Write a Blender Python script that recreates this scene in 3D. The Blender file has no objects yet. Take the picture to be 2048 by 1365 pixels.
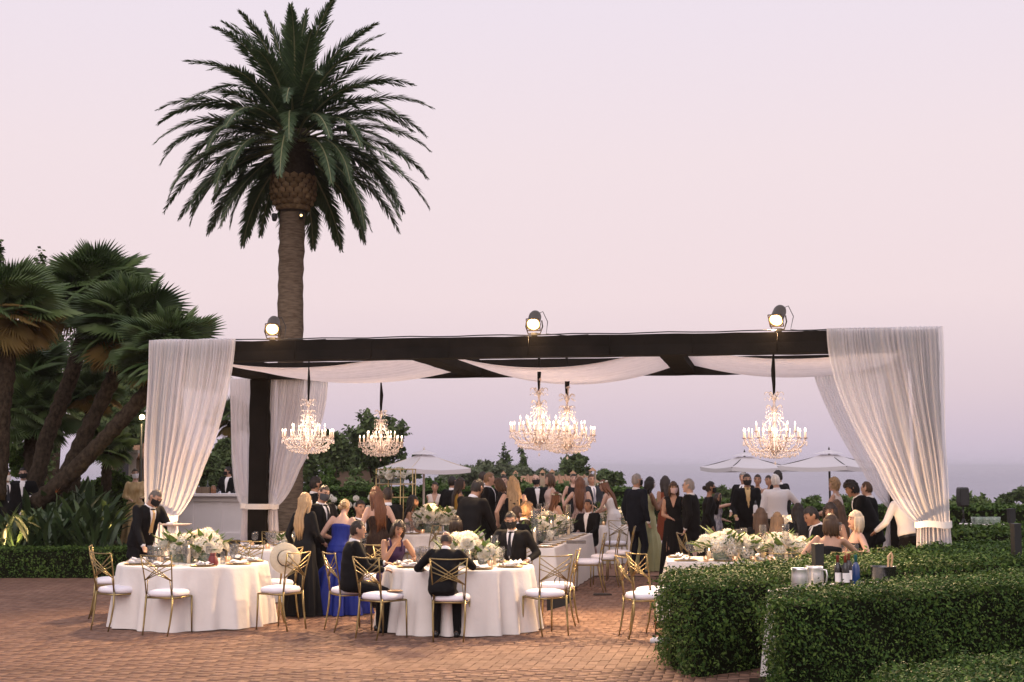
import bpy, math, random
import numpy as np
from mathutils import Vector, Matrix, Euler
R = math.radians
sc = bpy.context.scene
col = sc.collection
rng = random.Random(7)
nrg = np.random.default_rng(11)

# ------------------------------------------------------------------ camera
FPX, HC = 2750.0, 1.95                      # focal length in photo pixels (2048 wide), eye height
PITCH = math.atan((934 - 682.5) / FPX)
cam_d = bpy.data.cameras.new('camera')
cam_d.sensor_width = 36
cam_d.lens = FPX * 36 / 2048
cam_d.clip_end = 60000
cam = bpy.data.objects.new('camera', cam_d)
col.objects.link(cam)
cam.location = (0, 0, HC)
cam.rotation_euler = (math.pi / 2 + PITCH, 0, 0)
sc.camera = cam

# ------------------------------------------------------------------ sky: dusk, clear, facing away from the set sun
world = bpy.data.worlds.new('World')
sc.world = world
world.use_nodes = True
wn, wl = world.node_tree.nodes, world.node_tree.links
wn.clear()
wo = wn.new('ShaderNodeOutputWorld')
bg = wn.new('ShaderNodeBackground')
tc = wn.new('ShaderNodeTexCoord')
sep = wn.new('ShaderNodeSeparateXYZ')
ramp = wn.new('ShaderNodeValToRGB')
wl.new(tc.outputs['Generated'], sep.inputs[0])
wl.new(sep.outputs['Z'], ramp.inputs[0])


def lin(r, g, b):
    f = lambda c: (c / 255 / 12.92) if c / 255 < 0.04045 else ((c / 255 + 0.055) / 1.055) ** 2.4
    return (f(r), f(g), f(b), 1)


stops = [(0.0, (201, 188, 205)), (0.02, (210, 194, 209)), (0.055, (224, 205, 214)), (0.12, (239, 219, 223)),
         (0.22, (240, 223, 228)), (0.33, (236, 224, 235)), (0.6, (226, 220, 236)), (1.0, (222, 220, 240))]
cr = ramp.color_ramp
while len(cr.elements) < len(stops):
    cr.elements.new(0.5)
for e, (p, c) in zip(cr.elements, stops):
    e.position = p
    e.color = lin(*c)
# a thin share of a physical twilight sky on top of the dusk gradient
nish = wn.new('ShaderNodeTexSky')
nish.sky_type = 'NISHITA'
nish.sun_disc = False
nish.sun_elevation = R(1.0)
nish.sun_rotation = R(180)
mixs = wn.new('ShaderNodeMix')
mixs.data_type = 'RGBA'
mixs.blend_type = 'ADD'
mixs.inputs[0].default_value = 0.012
wl.new(ramp.outputs[0], mixs.inputs[6])
wl.new(nish.outputs[0], mixs.inputs[7])
wl.new(mixs.outputs[2], bg.inputs[0])
bg.inputs[1].default_value = 0.92
wl.new(bg.outputs[0], wo.inputs[0])

# afterglow of the set sun behind the camera: very soft, pinkish
sun_d = bpy.data.lights.new('afterglow_sun', 'SUN')
sun_d.energy = 1.35
sun_d.angle = R(60)
sun_d.color = (1.0, 0.86, 0.82)
sun = bpy.data.objects.new('afterglow_sun', sun_d)
col.objects.link(sun)
sun.rotation_euler = (R(50), 0, R(-10))
sun.location = (0, -10, 20)

sc.render.engine = 'CYCLES'
sc.cycles.use_denoising = True
sc.cycles.max_bounces = 6
sc.cycles.transparent_max_bounces = 12
sc.cycles.caustics_reflective = False
sc.cycles.caustics_refractive = False
sc.cycles.sample_clamp_indirect = 4
sc.view_settings.view_transform = 'Standard'
sc.view_settings.look = 'None'
sc.view_settings.exposure = 0.14
sc.view_settings.gamma = 1.0
sc.view_settings.use_curve_mapping = False

# ------------------------------------------------------------------ photo measurements -> world
cP, sP = math.cos(PITCH), math.sin(PITCH)


def W(px, py, Y):
    dx, dy = (px - 1024) / FPX, (682.5 - py) / FPX
    d = Vector((dx, cP - dy * sP, sP + dy * cP))
    t = Y / d.y
    return Vector((d.x * t, Y, HC + d.z * t))


def GX(px, Y, z=0.0):
    return (px - 1024) / FPX * (Y * cP + (z - HC) * sP)


# ------------------------------------------------------------------ materials
MATS = {}


def mat(name, c, rough=0.6, c2=None, scale=6.0, spec=0.3, metal=0.0, bump=0.0, bscale=40.0, emit=None, es=1.0,
        sheen=0.0, island=False, objrand=False, trans=0.0, stretch=None, detail=3.0, c3=None, coat=0.0):
    if name in MATS:
        return MATS[name]
    m = bpy.data.materials.new(name)
    MATS[name] = m
    m.use_nodes = True
    nt = m.node_tree
    n, l = nt.nodes, nt.links
    b = n['Principled BSDF']
    b.inputs['Base Color'].default_value = (*c, 1)
    b.inputs['Roughness'].default_value = rough
    b.inputs['Specular IOR Level'].default_value = spec
    b.inputs['Metallic'].default_value = metal
    if sheen:
        b.inputs['Sheen Weight'].default_value = sheen
    if coat:
        b.inputs['Coat Weight'].default_value = coat
    if emit:
        b.inputs['Emission Color'].default_value = (*emit, 1)
        b.inputs['Emission Strength'].default_value = es
    tcn = n.new('ShaderNodeTexCoord')
    vec = tcn.outputs['Object']
    if stretch:
        mp = n.new('ShaderNodeMapping')
        mp.inputs['Scale'].default_value = stretch
        l.new(vec, mp.inputs[0])
        vec = mp.outputs[0]
    if c2 is not None:
        rp = n.new('ShaderNodeValToRGB')
        e = rp.color_ramp.elements
        e[0].position, e[1].position = (0.05, 0.95) if (island or objrand) else (0.3, 0.7)
        e[0].color, e[1].color = (*c, 1), (*c2, 1)
        if c3 is not None:
            x = rp.color_ramp.elements.new(0.5)
            x.color = (*c3, 1)
        if island:
            g = n.new('ShaderNodeNewGeometry')
            l.new(g.outputs['Random Per Island'], rp.inputs[0])
        elif objrand:
            g = n.new('ShaderNodeObjectInfo')
            l.new(g.outputs['Random'], rp.inputs[0])
        else:
            nz = n.new('ShaderNodeTexNoise')
            nz.inputs['Scale'].default_value = scale
            nz.inputs['Detail'].default_value = detail
            l.new(vec, nz.inputs['Vector'])
            l.new(nz.outputs[0], rp.inputs[0])
        l.new(rp.outputs[0], b.inputs['Base Color'])
    if bump:
        nb = n.new('ShaderNodeTexNoise')
        nb.inputs['Scale'].default_value = bscale
        nb.inputs['Detail'].default_value = 4
        l.new(vec, nb.inputs['Vector'])
        bp = n.new('ShaderNodeBump')
        bp.inputs['Strength'].default_value = bump
        bp.inputs['Distance'].default_value = 0.02
        l.new(nb.outputs[0], bp.inputs['Height'])
        l.new(bp.outputs[0], b.inputs['Normal'])
    if trans:
        tr = n.new('ShaderNodeBsdfTranslucent')
        mx = n.new('ShaderNodeMixShader')
        mx.inputs[0].default_value = trans
        src = b.inputs['Base Color'].links
        if src:
            l.new(src[0].from_socket, tr.inputs[0])
        else:
            tr.inputs[0].default_value = (*c, 1)
        l.new(b.outputs[0], mx.inputs[1])
        l.new(tr.outputs[0], mx.inputs[2])
        l.new(mx.outputs[0], n['Material Output'].inputs[0])
    return m


def sheer(name, c, alpha, trans):
    if name in MATS:
        return MATS[name]
    m = bpy.data.materials.new(name)
    MATS[name] = m
    m.use_nodes = True
    n, l = m.node_tree.nodes, m.node_tree.links
    n.remove(n['Principled BSDF'])
    d = n.new('ShaderNodeBsdfDiffuse')
    d.inputs[0].default_value = (*c, 1)
    t = n.new('ShaderNodeBsdfTranslucent')
    t.inputs[0].default_value = (*c, 1)
    m1 = n.new('ShaderNodeMixShader')
    m1.inputs[0].default_value = trans
    l.new(d.outputs[0], m1.inputs[1])
    l.new(t.outputs[0], m1.inputs[2])
    tp = n.new('ShaderNodeBsdfTransparent')
    m2 = n.new('ShaderNodeMixShader')
    tcn = n.new('ShaderNodeTexCoord')
    mp = n.new('ShaderNodeMapping')
    mp.inputs['Scale'].default_value = (3, 3, 0.3)
    nz = n.new('ShaderNodeTexNoise')
    nz.inputs['Scale'].default_value = 3
    rp = n.new('ShaderNodeMapRange')
    rp.inputs[1].default_value, rp.inputs[2].default_value = 0.35, 0.65
    rp.inputs[3].default_value, rp.inputs[4].default_value = alpha - 0.04, min(alpha + 0.04, 1)
    l.new(tcn.outputs['Object'], mp.inputs[0])
    l.new(mp.outputs[0], nz.inputs['Vector'])
    l.new(nz.outputs[0], rp.inputs[0])
    l.new(rp.outputs[0], m2.inputs[0])
    l.new(tp.outputs[0], m2.inputs[1])
    l.new(m1.outputs[0], m2.inputs[2])
    l.new(m2.outputs[0], n['Material Output'].inputs[0])
    return m


def glass(name, c=(0.95, 0.95, 0.95), t=0.90, gl=0.08):
    """thin clear glass: mostly see-through, some mirror, a little body"""
    if name in MATS:
        return MATS[name]
    m = bpy.data.materials.new(name)
    MATS[name] = m
    m.use_nodes = True
    n, l = m.node_tree.nodes, m.node_tree.links
    b = n['Principled BSDF']
    b.inputs['Base Color'].default_value = (*c, 1)
    b.inputs['Roughness'].default_value = gl
    b.inputs['Specular IOR Level'].default_value = 0.9
    tp = n.new('ShaderNodeBsdfTransparent')
    fr = n.new('ShaderNodeLayerWeight')
    fr.inputs[0].default_value = 0.35
    mr = n.new('ShaderNodeMapRange')
    mr.inputs[3].default_value, mr.inputs[4].default_value = 1 - t, min(1, 1 - t + 0.4)
    mx = n.new('ShaderNodeMixShader')
    l.new(fr.outputs['Facing'], mr.inputs[0])
    l.new(mr.outputs[0], mx.inputs[0])
    l.new(tp.outputs[0], mx.inputs[1])
    l.new(b.outputs[0], mx.inputs[2])
    l.new(mx.outputs[0], n['Material Output'].inputs[0])
    return m


# ------------------------------------------------------------------ mesh helpers
class MB:
    def __init__(s):
        s.v, s.f = [], []

    def add(s, V, F):
        o = len(s.v)
        s.v += [tuple(p) for p in V]
        s.f += [tuple(i + o for i in f) for f in F]
        return s

    def box(s, c, size, rz=0.0, M=None):
        x, y, z = size[0] / 2, size[1] / 2, size[2] / 2
        V = [Vector((a, b, d)) for d in (-z, z) for a, b in ((-x, -y), (x, -y), (x, y), (-x, y))]
        m = M or Matrix.Rotation(rz, 3, 'Z')
        c = Vector(c)
        return s.add([c + m @ p for p in V], [(3, 2, 1, 0), (4, 5, 6, 7), (0, 1, 5, 4), (1, 2, 6, 5), (2, 3, 7, 6), (3, 0, 4, 7)])

    def loft(s, rings, cap=True, closed=True):
        n = len(rings[0])
        V = [p for r in rings for p in r]
        F = []
        for i in range(len(rings) - 1):
            for j in range(n if closed else n - 1):
                k = (j + 1) % n
                F.append((i * n + j, i * n + k, (i + 1) * n + k, (i + 1) * n + j))
        if cap:
            F.append(tuple(range(n - 1, -1, -1)))
            F.append(tuple((len(rings) - 1) * n + j for j in range(n)))
        return s.add(V, F)

    def tube(s, pts, rad, n=8, cap=True, flat=1.0):
        pts = [Vector(p) for p in pts]
        if not hasattr(rad, '__len__'):
            rad = [rad] * len(pts)
        rings = []
        up = None
        for i, p in enumerate(pts):
            d = (pts[min(i + 1, len(pts) - 1)] - pts[max(i - 1, 0)]).normalized()
            if up is None:
                up = Vector((0, 0, 1)) if abs(d.z) < 0.9 else Vector((0, 1, 0))
            u = d.cross(up).normalized()
            w = u.cross(d).normalized()
            up = w
            rings.append([p + (u * math.cos(a) + w * math.sin(a) * flat) * rad[i] for a in [2 * math.pi * j / n for j in range(n)]])
        return s.loft(rings, cap)

    def limb(s, a, b, r0, r1, n=10, mid=None):
        """tapered capsule"""
        a, b = Vector(a), Vector(b)
        d = (b - a)
        L = d.length or 1e-4
        d = d / L
        P, Rr = [], []
        for t in (1.0, 0.7, 0.35):
            P.append(a - d * r0 * t * 0.98)
            Rr.append(r0 * math.sqrt(max(0.02, 1 - t * t)))
        P.append(a)
        Rr.append(r0)
        if mid:
            P.append(a + d * L * 0.35)
            Rr.append(mid)
        P.append(b)
        Rr.append(r1)
        for t in (0.35, 0.7, 1.0):
            P.append(b + d * r1 * t * 0.98)
            Rr.append(r1 * math.sqrt(max(0.02, 1 - t * t)))
        return s.tube(P, Rr, n)

    def lathe(s, prof, n=16, c=(0, 0, 0), cap=True):
        c = Vector(c)
        rings = [[c + Vector((r * math.cos(2 * math.pi * j / n), r * math.sin(2 * math.pi * j / n), z)) for j in range(n)] for r, z in prof]
        return s.loft(rings, cap)

    def ball(s, c, r, n=10, m=7, M=None, squash=(1, 1, 1)):
        c = Vector(c)
        rings = []
        for i in range(m + 1):
            a = -math.pi / 2 + math.pi * i / m
            rr, z = max(math.cos(a), 0.03), math.sin(a)
            ring = [Vector((rr * math.cos(2 * math.pi * j / n) * squash[0], rr * math.sin(2 * math.pi * j / n) * squash[1], z * squash[2])) * r for j in range(n)]
            rings.append([c + (M @ p if M else p) for p in ring])
        return s.loft(rings)

    def grid(s, nu, nv, fn):
        V = [fn(i / nu, j / nv) for j in range(nv + 1) for i in range(nu + 1)]
        F = [(j * (nu + 1) + i, j * (nu + 1) + i + 1, (j + 1) * (nu + 1) + i + 1, (j + 1) * (nu + 1) + i) for j in range(nv) for i in range(nu)]
        return s.add(V, F)

    def mesh(s, name, m=None, smooth=True):
        me = bpy.data.meshes.new(name)
        me.from_pydata([tuple(p) for p in s.v], [], s.f)
        if smooth:
            me.polygons.foreach_set('use_smooth', [True] * len(me.polygons))
        if m:
            me.materials.append(m)
        me.update()
        return me

    def build(s, name, m, parent=None, smooth=True, loc=None):
        o = bpy.data.objects.new(name, s.mesh(name, m, smooth))
        col.objects.link(o)
        if parent is not None:
            o.parent = parent
        if loc is not None:
            o.location = loc
        return o


def obj(name, me, parent=None, loc=None, rot=None, scale=None):
    o = bpy.data.objects.new(name, me)
    col.objects.link(o)
    if parent is not None:
        o.parent = parent
    if loc is not None:
        o.location = loc
    if rot is not None:
        o.rotation_euler = rot
    if scale is not None:
        o.scale = scale if hasattr(scale, '__len__') else (scale,) * 3
    return o


def tag(o, label=None, cat=None, group=None, kind=None):
    if label:
        o['label'] = label
    if cat:
        o['category'] = cat
    if group:
        o['group'] = group
    if kind:
        o['kind'] = kind
    return o


def thing(name, label, cat, loc=(0, 0, 0), rz=0.0, group=None):
    o = bpy.data.objects.new(name, None)
    o.empty_display_size = 0.1
    col.objects.link(o)
    o.location = loc
    o.rotation_euler = (0, 0, rz)
    return tag(o, label, cat, group)


def copy_tree(o, parent=None, label=None, group=None):
    c = o.copy()
    col.objects.link(c)
    c.parent = parent
    if label:
        c['label'] = label
    if group:
        c['group'] = group
    for ch in o.children:
        copy_tree(ch, c)
    return c


def np_mesh(name, V, F, m, smooth=False):
    """V (n,3), F (k,q) numpy"""
    me = bpy.data.meshes.new(name)
    V = np.ascontiguousarray(V, dtype=np.float32)
    F = np.ascontiguousarray(F, dtype=np.int32)
    k, q = F.shape
    me.vertices.add(len(V))
    me.vertices.foreach_set('co', V.ravel())
    me.loops.add(k * q)
    me.loops.foreach_set('vertex_index', F.ravel())
    me.polygons.add(k)
    me.polygons.foreach_set('loop_start', np.arange(k, dtype=np.int32) * q)
    me.polygons.foreach_set('loop_total', np.full(k, q, dtype=np.int32))
    if smooth:
        me.polygons.foreach_set('use_smooth', np.ones(k, dtype=bool))
    me.update(calc_edges=True)
    me.validate()
    if m:
        me.materials.append(m)
    return me


def leaf_mesh(name, P, N, size, m, aspect=0.5, jit=0.6, seed=1, up=0.0):
    """cloud of pointed leaves (two folded triangles halves) at points P, roughly facing N"""
    g = np.random.default_rng(seed)
    n = len(P)
    N = N + g.normal(0, 1, (n, 3)) * (jit if np.isscalar(jit) else np.asarray(jit)[:, None])
    N /= np.linalg.norm(N, axis=1, keepdims=True) + 1e-9
    T = g.normal(0, 1, (n, 3))
    T[:, 2] += up
    T -= (T * N).sum(1, keepdims=True) * N
    T /= np.linalg.norm(T, axis=1, keepdims=True) + 1e-9
    B = np.cross(N, T)
    L = (size * np.clip(g.lognormal(-.05, .32, n), .45, 1.9))[:, None]
    w = L * aspect * 0.5
    a = P
    b = P + T * L * 0.5 + B * w + N * L * 0.08
    c = P + T * L
    d = P + T * L * 0.5 - B * w + N * L * 0.08
    V = np.stack([a, b, c, d], 1).reshape(-1, 3)
    i = np.arange(n)[:, None] * 4
    F = np.concatenate([i + np.array([[0, 1, 2]]), i + np.array([[0, 2, 3]])], 1).reshape(-1, 3)
    return np_mesh(name, V, F, m)


# ------------------------------------------------------------------ palette
WHITECLOTH = mat('tablecloth_linen', (0.76, 0.71, 0.665), 0.85, spec=0.1, bump=0.5, bscale=7, sheen=0.1)
CUSHION = mat('white_cushion', (0.80, 0.76, 0.80), 0.8, spec=0.15, bump=0.06, bscale=60)
GOLD = mat('gold_metal', (0.38, 0.285, 0.13), 0.36, c2=(0.27, 0.20, 0.085), scale=9, metal=0.85, spec=0.5)
BLACKCLOTH = mat('black_truss_cloth', (0.011, 0.010, 0.009), 0.9, c2=(0.018, 0.015, 0.013), scale=2.5, spec=0.05, bump=0.2, bscale=18)
BLACKMETAL = mat('black_metal', (0.02, 0.02, 0.02), 0.45, spec=0.4)
SUIT = mat('black_suit', (0.0065, 0.0062, 0.007), 0.8, c2=(0.011, 0.0105, 0.011), scale=14, spec=0.12, bump=0.3, bscale=9)
NAVY = mat('dark_navy_suit', (0.008, 0.010, 0.016), 0.8, c2=(0.012, 0.014, 0.021), scale=14, spec=0.12, bump=0.3, bscale=9)
SHIRT = mat('white_shirt', (0.75, 0.72, 0.72), 0.8, bump=0.25, bscale=14, spec=0.1)
WHITEPAINT = mat('white_painted_wood', (0.80, 0.74, 0.74), 0.5, c2=(0.76, 0.70, 0.70), scale=3)
GLASS = glass('clear_glass', (0.16, 0.16, 0.16), 0.90)
CRYSTAL = glass('crystal', (0.95, 0.86, 0.80), 0.45, 0.05)
PETAL = mat('white_petals', (0.86, 0.84, 0.77), 0.7, c2=(0.74, 0.69, 0.58), island=True, spec=0.15, trans=0.25)
LEAFG = mat('bouquet_leaves', (0.05, 0.10, 0.025), 0.5, c2=(0.13, 0.20, 0.05), island=True, trans=0.15)
CANDLE = mat('candle_wax', (0.78, 0.70, 0.58), 0.5, emit=(1.0, 0.55, 0.25), es=0.25)
FLAME = mat('candle_flame', (1, 0.7, 0.4), 0.5, emit=(1.0, 0.72, 0.42), es=9.0)
BULB = mat('flame_bulb', (1, 0.8, 0.6), 0.5, emit=(1.0, 0.78, 0.55), es=7.0)
HEDGE = mat('hedge_leaves', (0.022, 0.050, 0.012), 0.55, c2=(0.11, 0.172, 0.036), c3=(0.052, 0.10, 0.023), island=True, spec=0.1, trans=0.12)
HEDGE2 = mat('clipped_box_leaves', (0.032, 0.066, 0.015), 0.6, c2=(0.085, 0.135, 0.032), island=True, spec=0.1, trans=0.12)
CORE = mat('shaded_hedge_core', (0.008, 0.010, 0.005), 0.95, c2=(0.014, 0.016, 0.008), scale=12, spec=0.05)  # near-black: the shade deep inside a hedge, put into the colour
FARLEAF = mat('far_tree_leaves', (0.052, 0.08, 0.031), 0.7, c2=(0.125, 0.165, 0.066), island=True, spec=0.1, trans=0.1)
OLIVE = mat('olive_leaves', (0.085, 0.11, 0.06), 0.7, c2=(0.17, 0.195, 0.115), island=True, spec=0.1, trans=0.1)
BARK = mat('tree_bark', (0.05, 0.036, 0.025), 0.9, c2=(0.10, 0.075, 0.05), scale=9, bump=0.6, bscale=25, spec=0.05)


def add_dirt(m, lo=0.72, hi=1.12, scale=0.7):
    """stains and worn patches with their own shape, in world space"""
    n, l = m.node_tree.nodes, m.node_tree.links
    b = n['Principled BSDF']
    src = b.inputs['Base Color'].links[0].from_socket
    ge = n.new('ShaderNodeNewGeometry')
    nz = n.new('ShaderNodeTexNoise')
    nz.inputs['Scale'].default_value = scale
    nz.inputs['Detail'].default_value = 6
    nz.inputs['Roughness'].default_value = 0.65
    l.new(ge.outputs['Position'], nz.inputs['Vector'])
    mr = n.new('ShaderNodeMapRange')
    mr.inputs[1].default_value, mr.inputs[2].default_value = 0.3, 0.7
    mr.inputs[3].default_value, mr.inputs[4].default_value = lo, hi
    l.new(nz.outputs[0], mr.inputs[0])
    mx = n.new('ShaderNodeMix')
    mx.data_type = 'RGBA'
    mx.blend_type = 'MULTIPLY'
    mx.inputs[0].default_value = 1
    l.new(src, mx.inputs[6])
    l.new(mr.outputs[0], mx.inputs[7])
    l.new(mx.outputs[2], b.inputs['Base Color'])

add_dirt(HEDGE, 0.6, 1.45, 2.2)
add_dirt(HEDGE2, 0.75, 1.35, 1.2)

# ================================================================== STRUCTURE
AX = R(10.4)                                 # paving, pergola and tables share this axis
e1 = Vector((math.cos(AX), -math.sin(AX), 0))
e2 = Vector((math.sin(AX), math.cos(AX), 0))

# ---- terrain, sea
def terr(x, y):
    z = -0.06
    if y > 60:
        z -= min(34, (y - 60) * 0.11)
    if y < 55 and x < -6 and y > 26:
        z = -0.06
    return z
g = MB()
ys = [-30, 0, 10, 20, 30, 45, 60, 75, 90, 120, 160, 220, 300, 380]
xs = [-400, -200, -120, -60, -30, -15, 0, 15, 30, 60, 120, 200, 400]
g.grid(len(xs) - 1, len(ys) - 1, lambda u, v: (xs[round(u * (len(xs) - 1))], ys[round(v * (len(ys) - 1))],
       terr(xs[round(u * (len(xs) - 1))], ys[round(v * (len(ys) - 1))])))
tag(g.build('ground', mat('dry_grass_ground', (0.05, 0.06, 0.025), 0.9, c2=(0.09, 0.085, 0.045), scale=0.8, spec=0.05)), kind='structure')

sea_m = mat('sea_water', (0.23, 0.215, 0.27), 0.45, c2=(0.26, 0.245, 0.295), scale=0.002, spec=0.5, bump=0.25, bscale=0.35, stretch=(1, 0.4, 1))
g = MB()
g.add([(-40000, 300, -30), (40000, 300, -30), (40000, 45000, -30), (-40000, 45000, -30)], [(0, 1, 2, 3)])
tag(g.build('sea', sea_m), kind='structure')

# ---- brick paving
MORTAR = mat('paving_bed_sand', (0.055, 0.035, 0.026), 0.95, c2=(0.085, 0.055, 0.04), scale=3, spec=0.05)
BRK = dict(rough=0.8, spec=0.2, bump=0.25, bscale=60)
BRICKM = mat('brick_pavers', (0.180, 0.100, 0.070), c2=(0.250, 0.148, 0.104), c3=(0.215, 0.123, 0.086), island=True, **BRK)
BRICKO = mat('brick_paver_single', (0.180, 0.100, 0.070), c2=(0.250, 0.148, 0.104), c3=(0.215, 0.123, 0.086), objrand=True, **BRK)
FARBRICK = mat('far_brick_paving', (0.27, 0.15, 0.10), 0.85, c2=(0.36, 0.21, 0.15), scale=5, spec=0.15)
add_dirt(BRICKM, .78, 1.12)
add_dirt(BRICKO, .78, 1.12)
def ground_poly(name, pts, z, m):
    b = MB()
    b.add([(x, y, z) for x, y in pts], [tuple(range(len(pts)))])
    return tag(b.build(name, m), kind='structure')
ground_poly('terrace_paving', [(-16, 8.5), (3, 8.5), (9, 19), (9, 25), (-16, 25)], -0.012, MORTAR)
paving = bpy.data.objects['terrace_paving']
ground_poly('far_terrace_paving', [(-16, 25), (9, 25), (12, 36), (-16, 36)], -0.002, FARBRICK)

w = 0.1
V, F, near = [], [], []
bw, bl, gap = 0.1, 0.2, 0.0065
n_a = 130
for i in range(-n_a, n_a):
    for j in range(-20, 135):
        d = (i - j) % 4
        if d not in (0, 3):
            continue
        o = Vector((0, 12.6, 0)) + e1 * (i * w) + e2 * (j * w)
        cx, cy = (0.1, 0.05) if d == 0 else (0.05, 0.1)
        c = o + e1 * cx + e2 * cy
        if c.y < 11.9 or c.y > 24.8 or abs(c.x) > c.y * 0.385 + 0.3:
            continue
        if c.x > 2.3 + (c.y - 13) * 0.75:
            continue
        near.append((c.y, c.x, d))
near.sort()
vis = [b for b in near if 13.62 < b[0] < 15.3 and -5.0 < b[1] < 1.6]
# the bricks that show largest: the open floor in front of the tables
vis.sort(key=lambda b: b[0] + abs(b[1] - 0.45) * 1.2)
singles = set(vis[:290])
bm_ = MB()
bm_.box((0, 0, -0.0125), (bl - gap, bw - gap, 0.025))
hme = bm_.mesh('brick', BRICKO, smooth=False)
for b in near:
    dz = rng.uniform(-0.0025, 0.0015)
    tilt = rng.uniform(-0.006, 0.006)
    ang = -AX if b[2] == 0 else math.pi / 2 - AX
    if b in singles:
        o = obj('brick', hme, paving, (b[1], b[0], dz), (tilt, rng.uniform(-0.006, 0.006), ang))
    else:
        hl, hw = (bl - gap) / 2, (bw - gap) / 2
        ca, sa = math.cos(ang), math.sin(ang)
        k = len(V)
        for zz in (-0.02, 0):
            for a, c in ((-hl, -hw), (hl, -hw), (hl, hw), (-hl, hw)):
                V.append((b[1] + a * ca - c * sa, b[0] + a * sa + c * ca, zz + dz + tilt * a))
        F += [(k + 4, k + 5, k + 6, k + 7), (k, k + 1, k + 5, k + 4), (k + 1, k + 2, k + 6, k + 5), (k + 2, k + 3, k + 7, k + 6), (k + 3, k, k + 4, k + 7)]
o = obj('brick_field', np_mesh('brick_field', np.array(V), np.array(F), BRICKM), paving)
tag(o, kind='stuff')

# ---- raised planting ground at the left and soil under the hedges
SOIL = mat('garden_soil', (0.035, 0.026, 0.018), 0.95, c2=(0.06, 0.045, 0.03), scale=8, bump=0.5, bscale=30, spec=0.05)
b = MB()
pl = [(-30, 25.0), (-6.0, 25.0), (-5.6, 26.2), (-5.2, 31), (-5.2, 60), (-40, 60)]
nb_ = len(pl)
b.add([(x, y, -0.1) for x, y in pl] + [(x, y, 0.2) for x, y in pl], [tuple(range(nb_, 2 * nb_))] + [(i, (i + 1) % nb_, nb_ + (i + 1) % nb_, nb_ + i) for i in range(nb_)])
tag(b.build('garden_bed_soil', SOIL, smooth=False), kind='structure')
ground_poly('hedge_soil', [(1.75, 9), (9.5, 9), (12, 22), (6.2, 19.5), (1.8, 14.7), (1.55, 13.1), (1.7, 12.4)], -0.004, SOIL)

# ---- hedges
def poly_in(P, pts):
    x, y = P[:, 0], P[:, 1]
    ins = np.zeros(len(P), bool)
    n = len(pts)
    j = n - 1
    for i in range(n):
        xi, yi = pts[i]
        xj, yj = pts[j]
        c = ((yi > y) != (yj > y)) & (x < (xj - xi) * (y - yi) / (yj - yi + 1e-12) + xi)
        ins ^= c
        j = i
    return ins

def hedge(label, pts, z0, z1, leaf, dens, m=HEDGE, seed=1, rough=0.035, name='hedge', group=None, cat='hedge'):
    """clipped hedge over a plan polygon (counter-clockwise)"""
    g = np.random.default_rng(seed)
    A = np.array(pts)
    lo, hi = A.min(0), A.max(0)
    area = 0.5 * abs(np.dot(A[:, 0], np.roll(A[:, 1], -1)) - np.dot(A[:, 1], np.roll(A[:, 0], -1)))
    nt = int(area * dens * 1.25)
    Q = g.uniform(lo, hi, (int(nt * np.prod(hi - lo) / area) + 10, 2))
    Q = Q[poly_in(Q, pts)][:nt]
    wob = lambda a, b_: 0.5 * np.sin(a * 3.1 + seed) * np.cos(b_ * 2.7) + 0.5 * np.sin(a * 7.3 + b_ * 5.9)
    zt = z1 + wob(Q[:, 0], Q[:, 1]) * rough * 0.6 + g.normal(0, rough * 0.45, len(Q))
    P = [np.column_stack([Q, zt])]
    N = [np.tile([0, 0, 1.0], (len(Q), 1))]
    n = len(pts)
    cen = A.mean(0)
    for i in range(n):
        a, b_ = A[i], A[(i + 1) % n]
        L = np.linalg.norm(b_ - a)
        k = int(L * (z1 - z0) * dens * 0.7)
        if k < 1:
            continue
        t = g.uniform(0, 1, k)
        z = g.uniform(z0, z1, k)
        nx = np.array([b_[1] - a[1], -(b_[0] - a[0])]) / L
        if np.dot(nx, (a + b_) / 2 - cen) < 0:
            nx = -nx
        off = wob(t * L * 1.3, z * 2) * rough * 0.8 + g.normal(0, rough * 0.75, k) - 0.03 * np.maximum(0, (z - (z1 - 0.08)) / 0.08)
        pxy = a + (b_ - a) * t[:, None] + nx * off[:, None]
        P.append(np.column_stack([pxy, z]))
        N.append(np.tile([nx[0], nx[1], 0.35], (k, 1)))
    P, N = np.concatenate(P), np.concatenate(N)
    if z1 > .3 and leaf < .035:                       # finer leaves close by, fewer and larger ones farther off
        wgt = np.minimum(1, (13.0 / P[:, 1]) ** 2.2)
        keep_ = g.uniform(0, 1, len(P)) < wgt
        P, N = P[keep_], N[keep_]
        leaf = leaf * wgt[keep_] ** -.5
    c3 = np.array([cen[0], cen[1], 0])
    h = thing(name, label, cat, tuple(c3), group=group)
    o = obj('foliage', leaf_mesh('foliage', P - c3, N, leaf, m, aspect=0.55, jit=np.where(N[:, 2] > .9, .42, .8), seed=seed, up=0.3), h)
    tag(o, kind='stuff')
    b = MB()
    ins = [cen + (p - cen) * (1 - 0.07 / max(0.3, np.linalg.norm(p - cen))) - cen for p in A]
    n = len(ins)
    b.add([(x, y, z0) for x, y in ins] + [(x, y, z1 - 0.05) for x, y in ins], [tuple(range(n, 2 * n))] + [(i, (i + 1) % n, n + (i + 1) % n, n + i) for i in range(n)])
    b.build('shade_core', CORE, h, smooth=False)  # solid dark block painted as the shaded inside, seen between leaves
    return h

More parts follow.
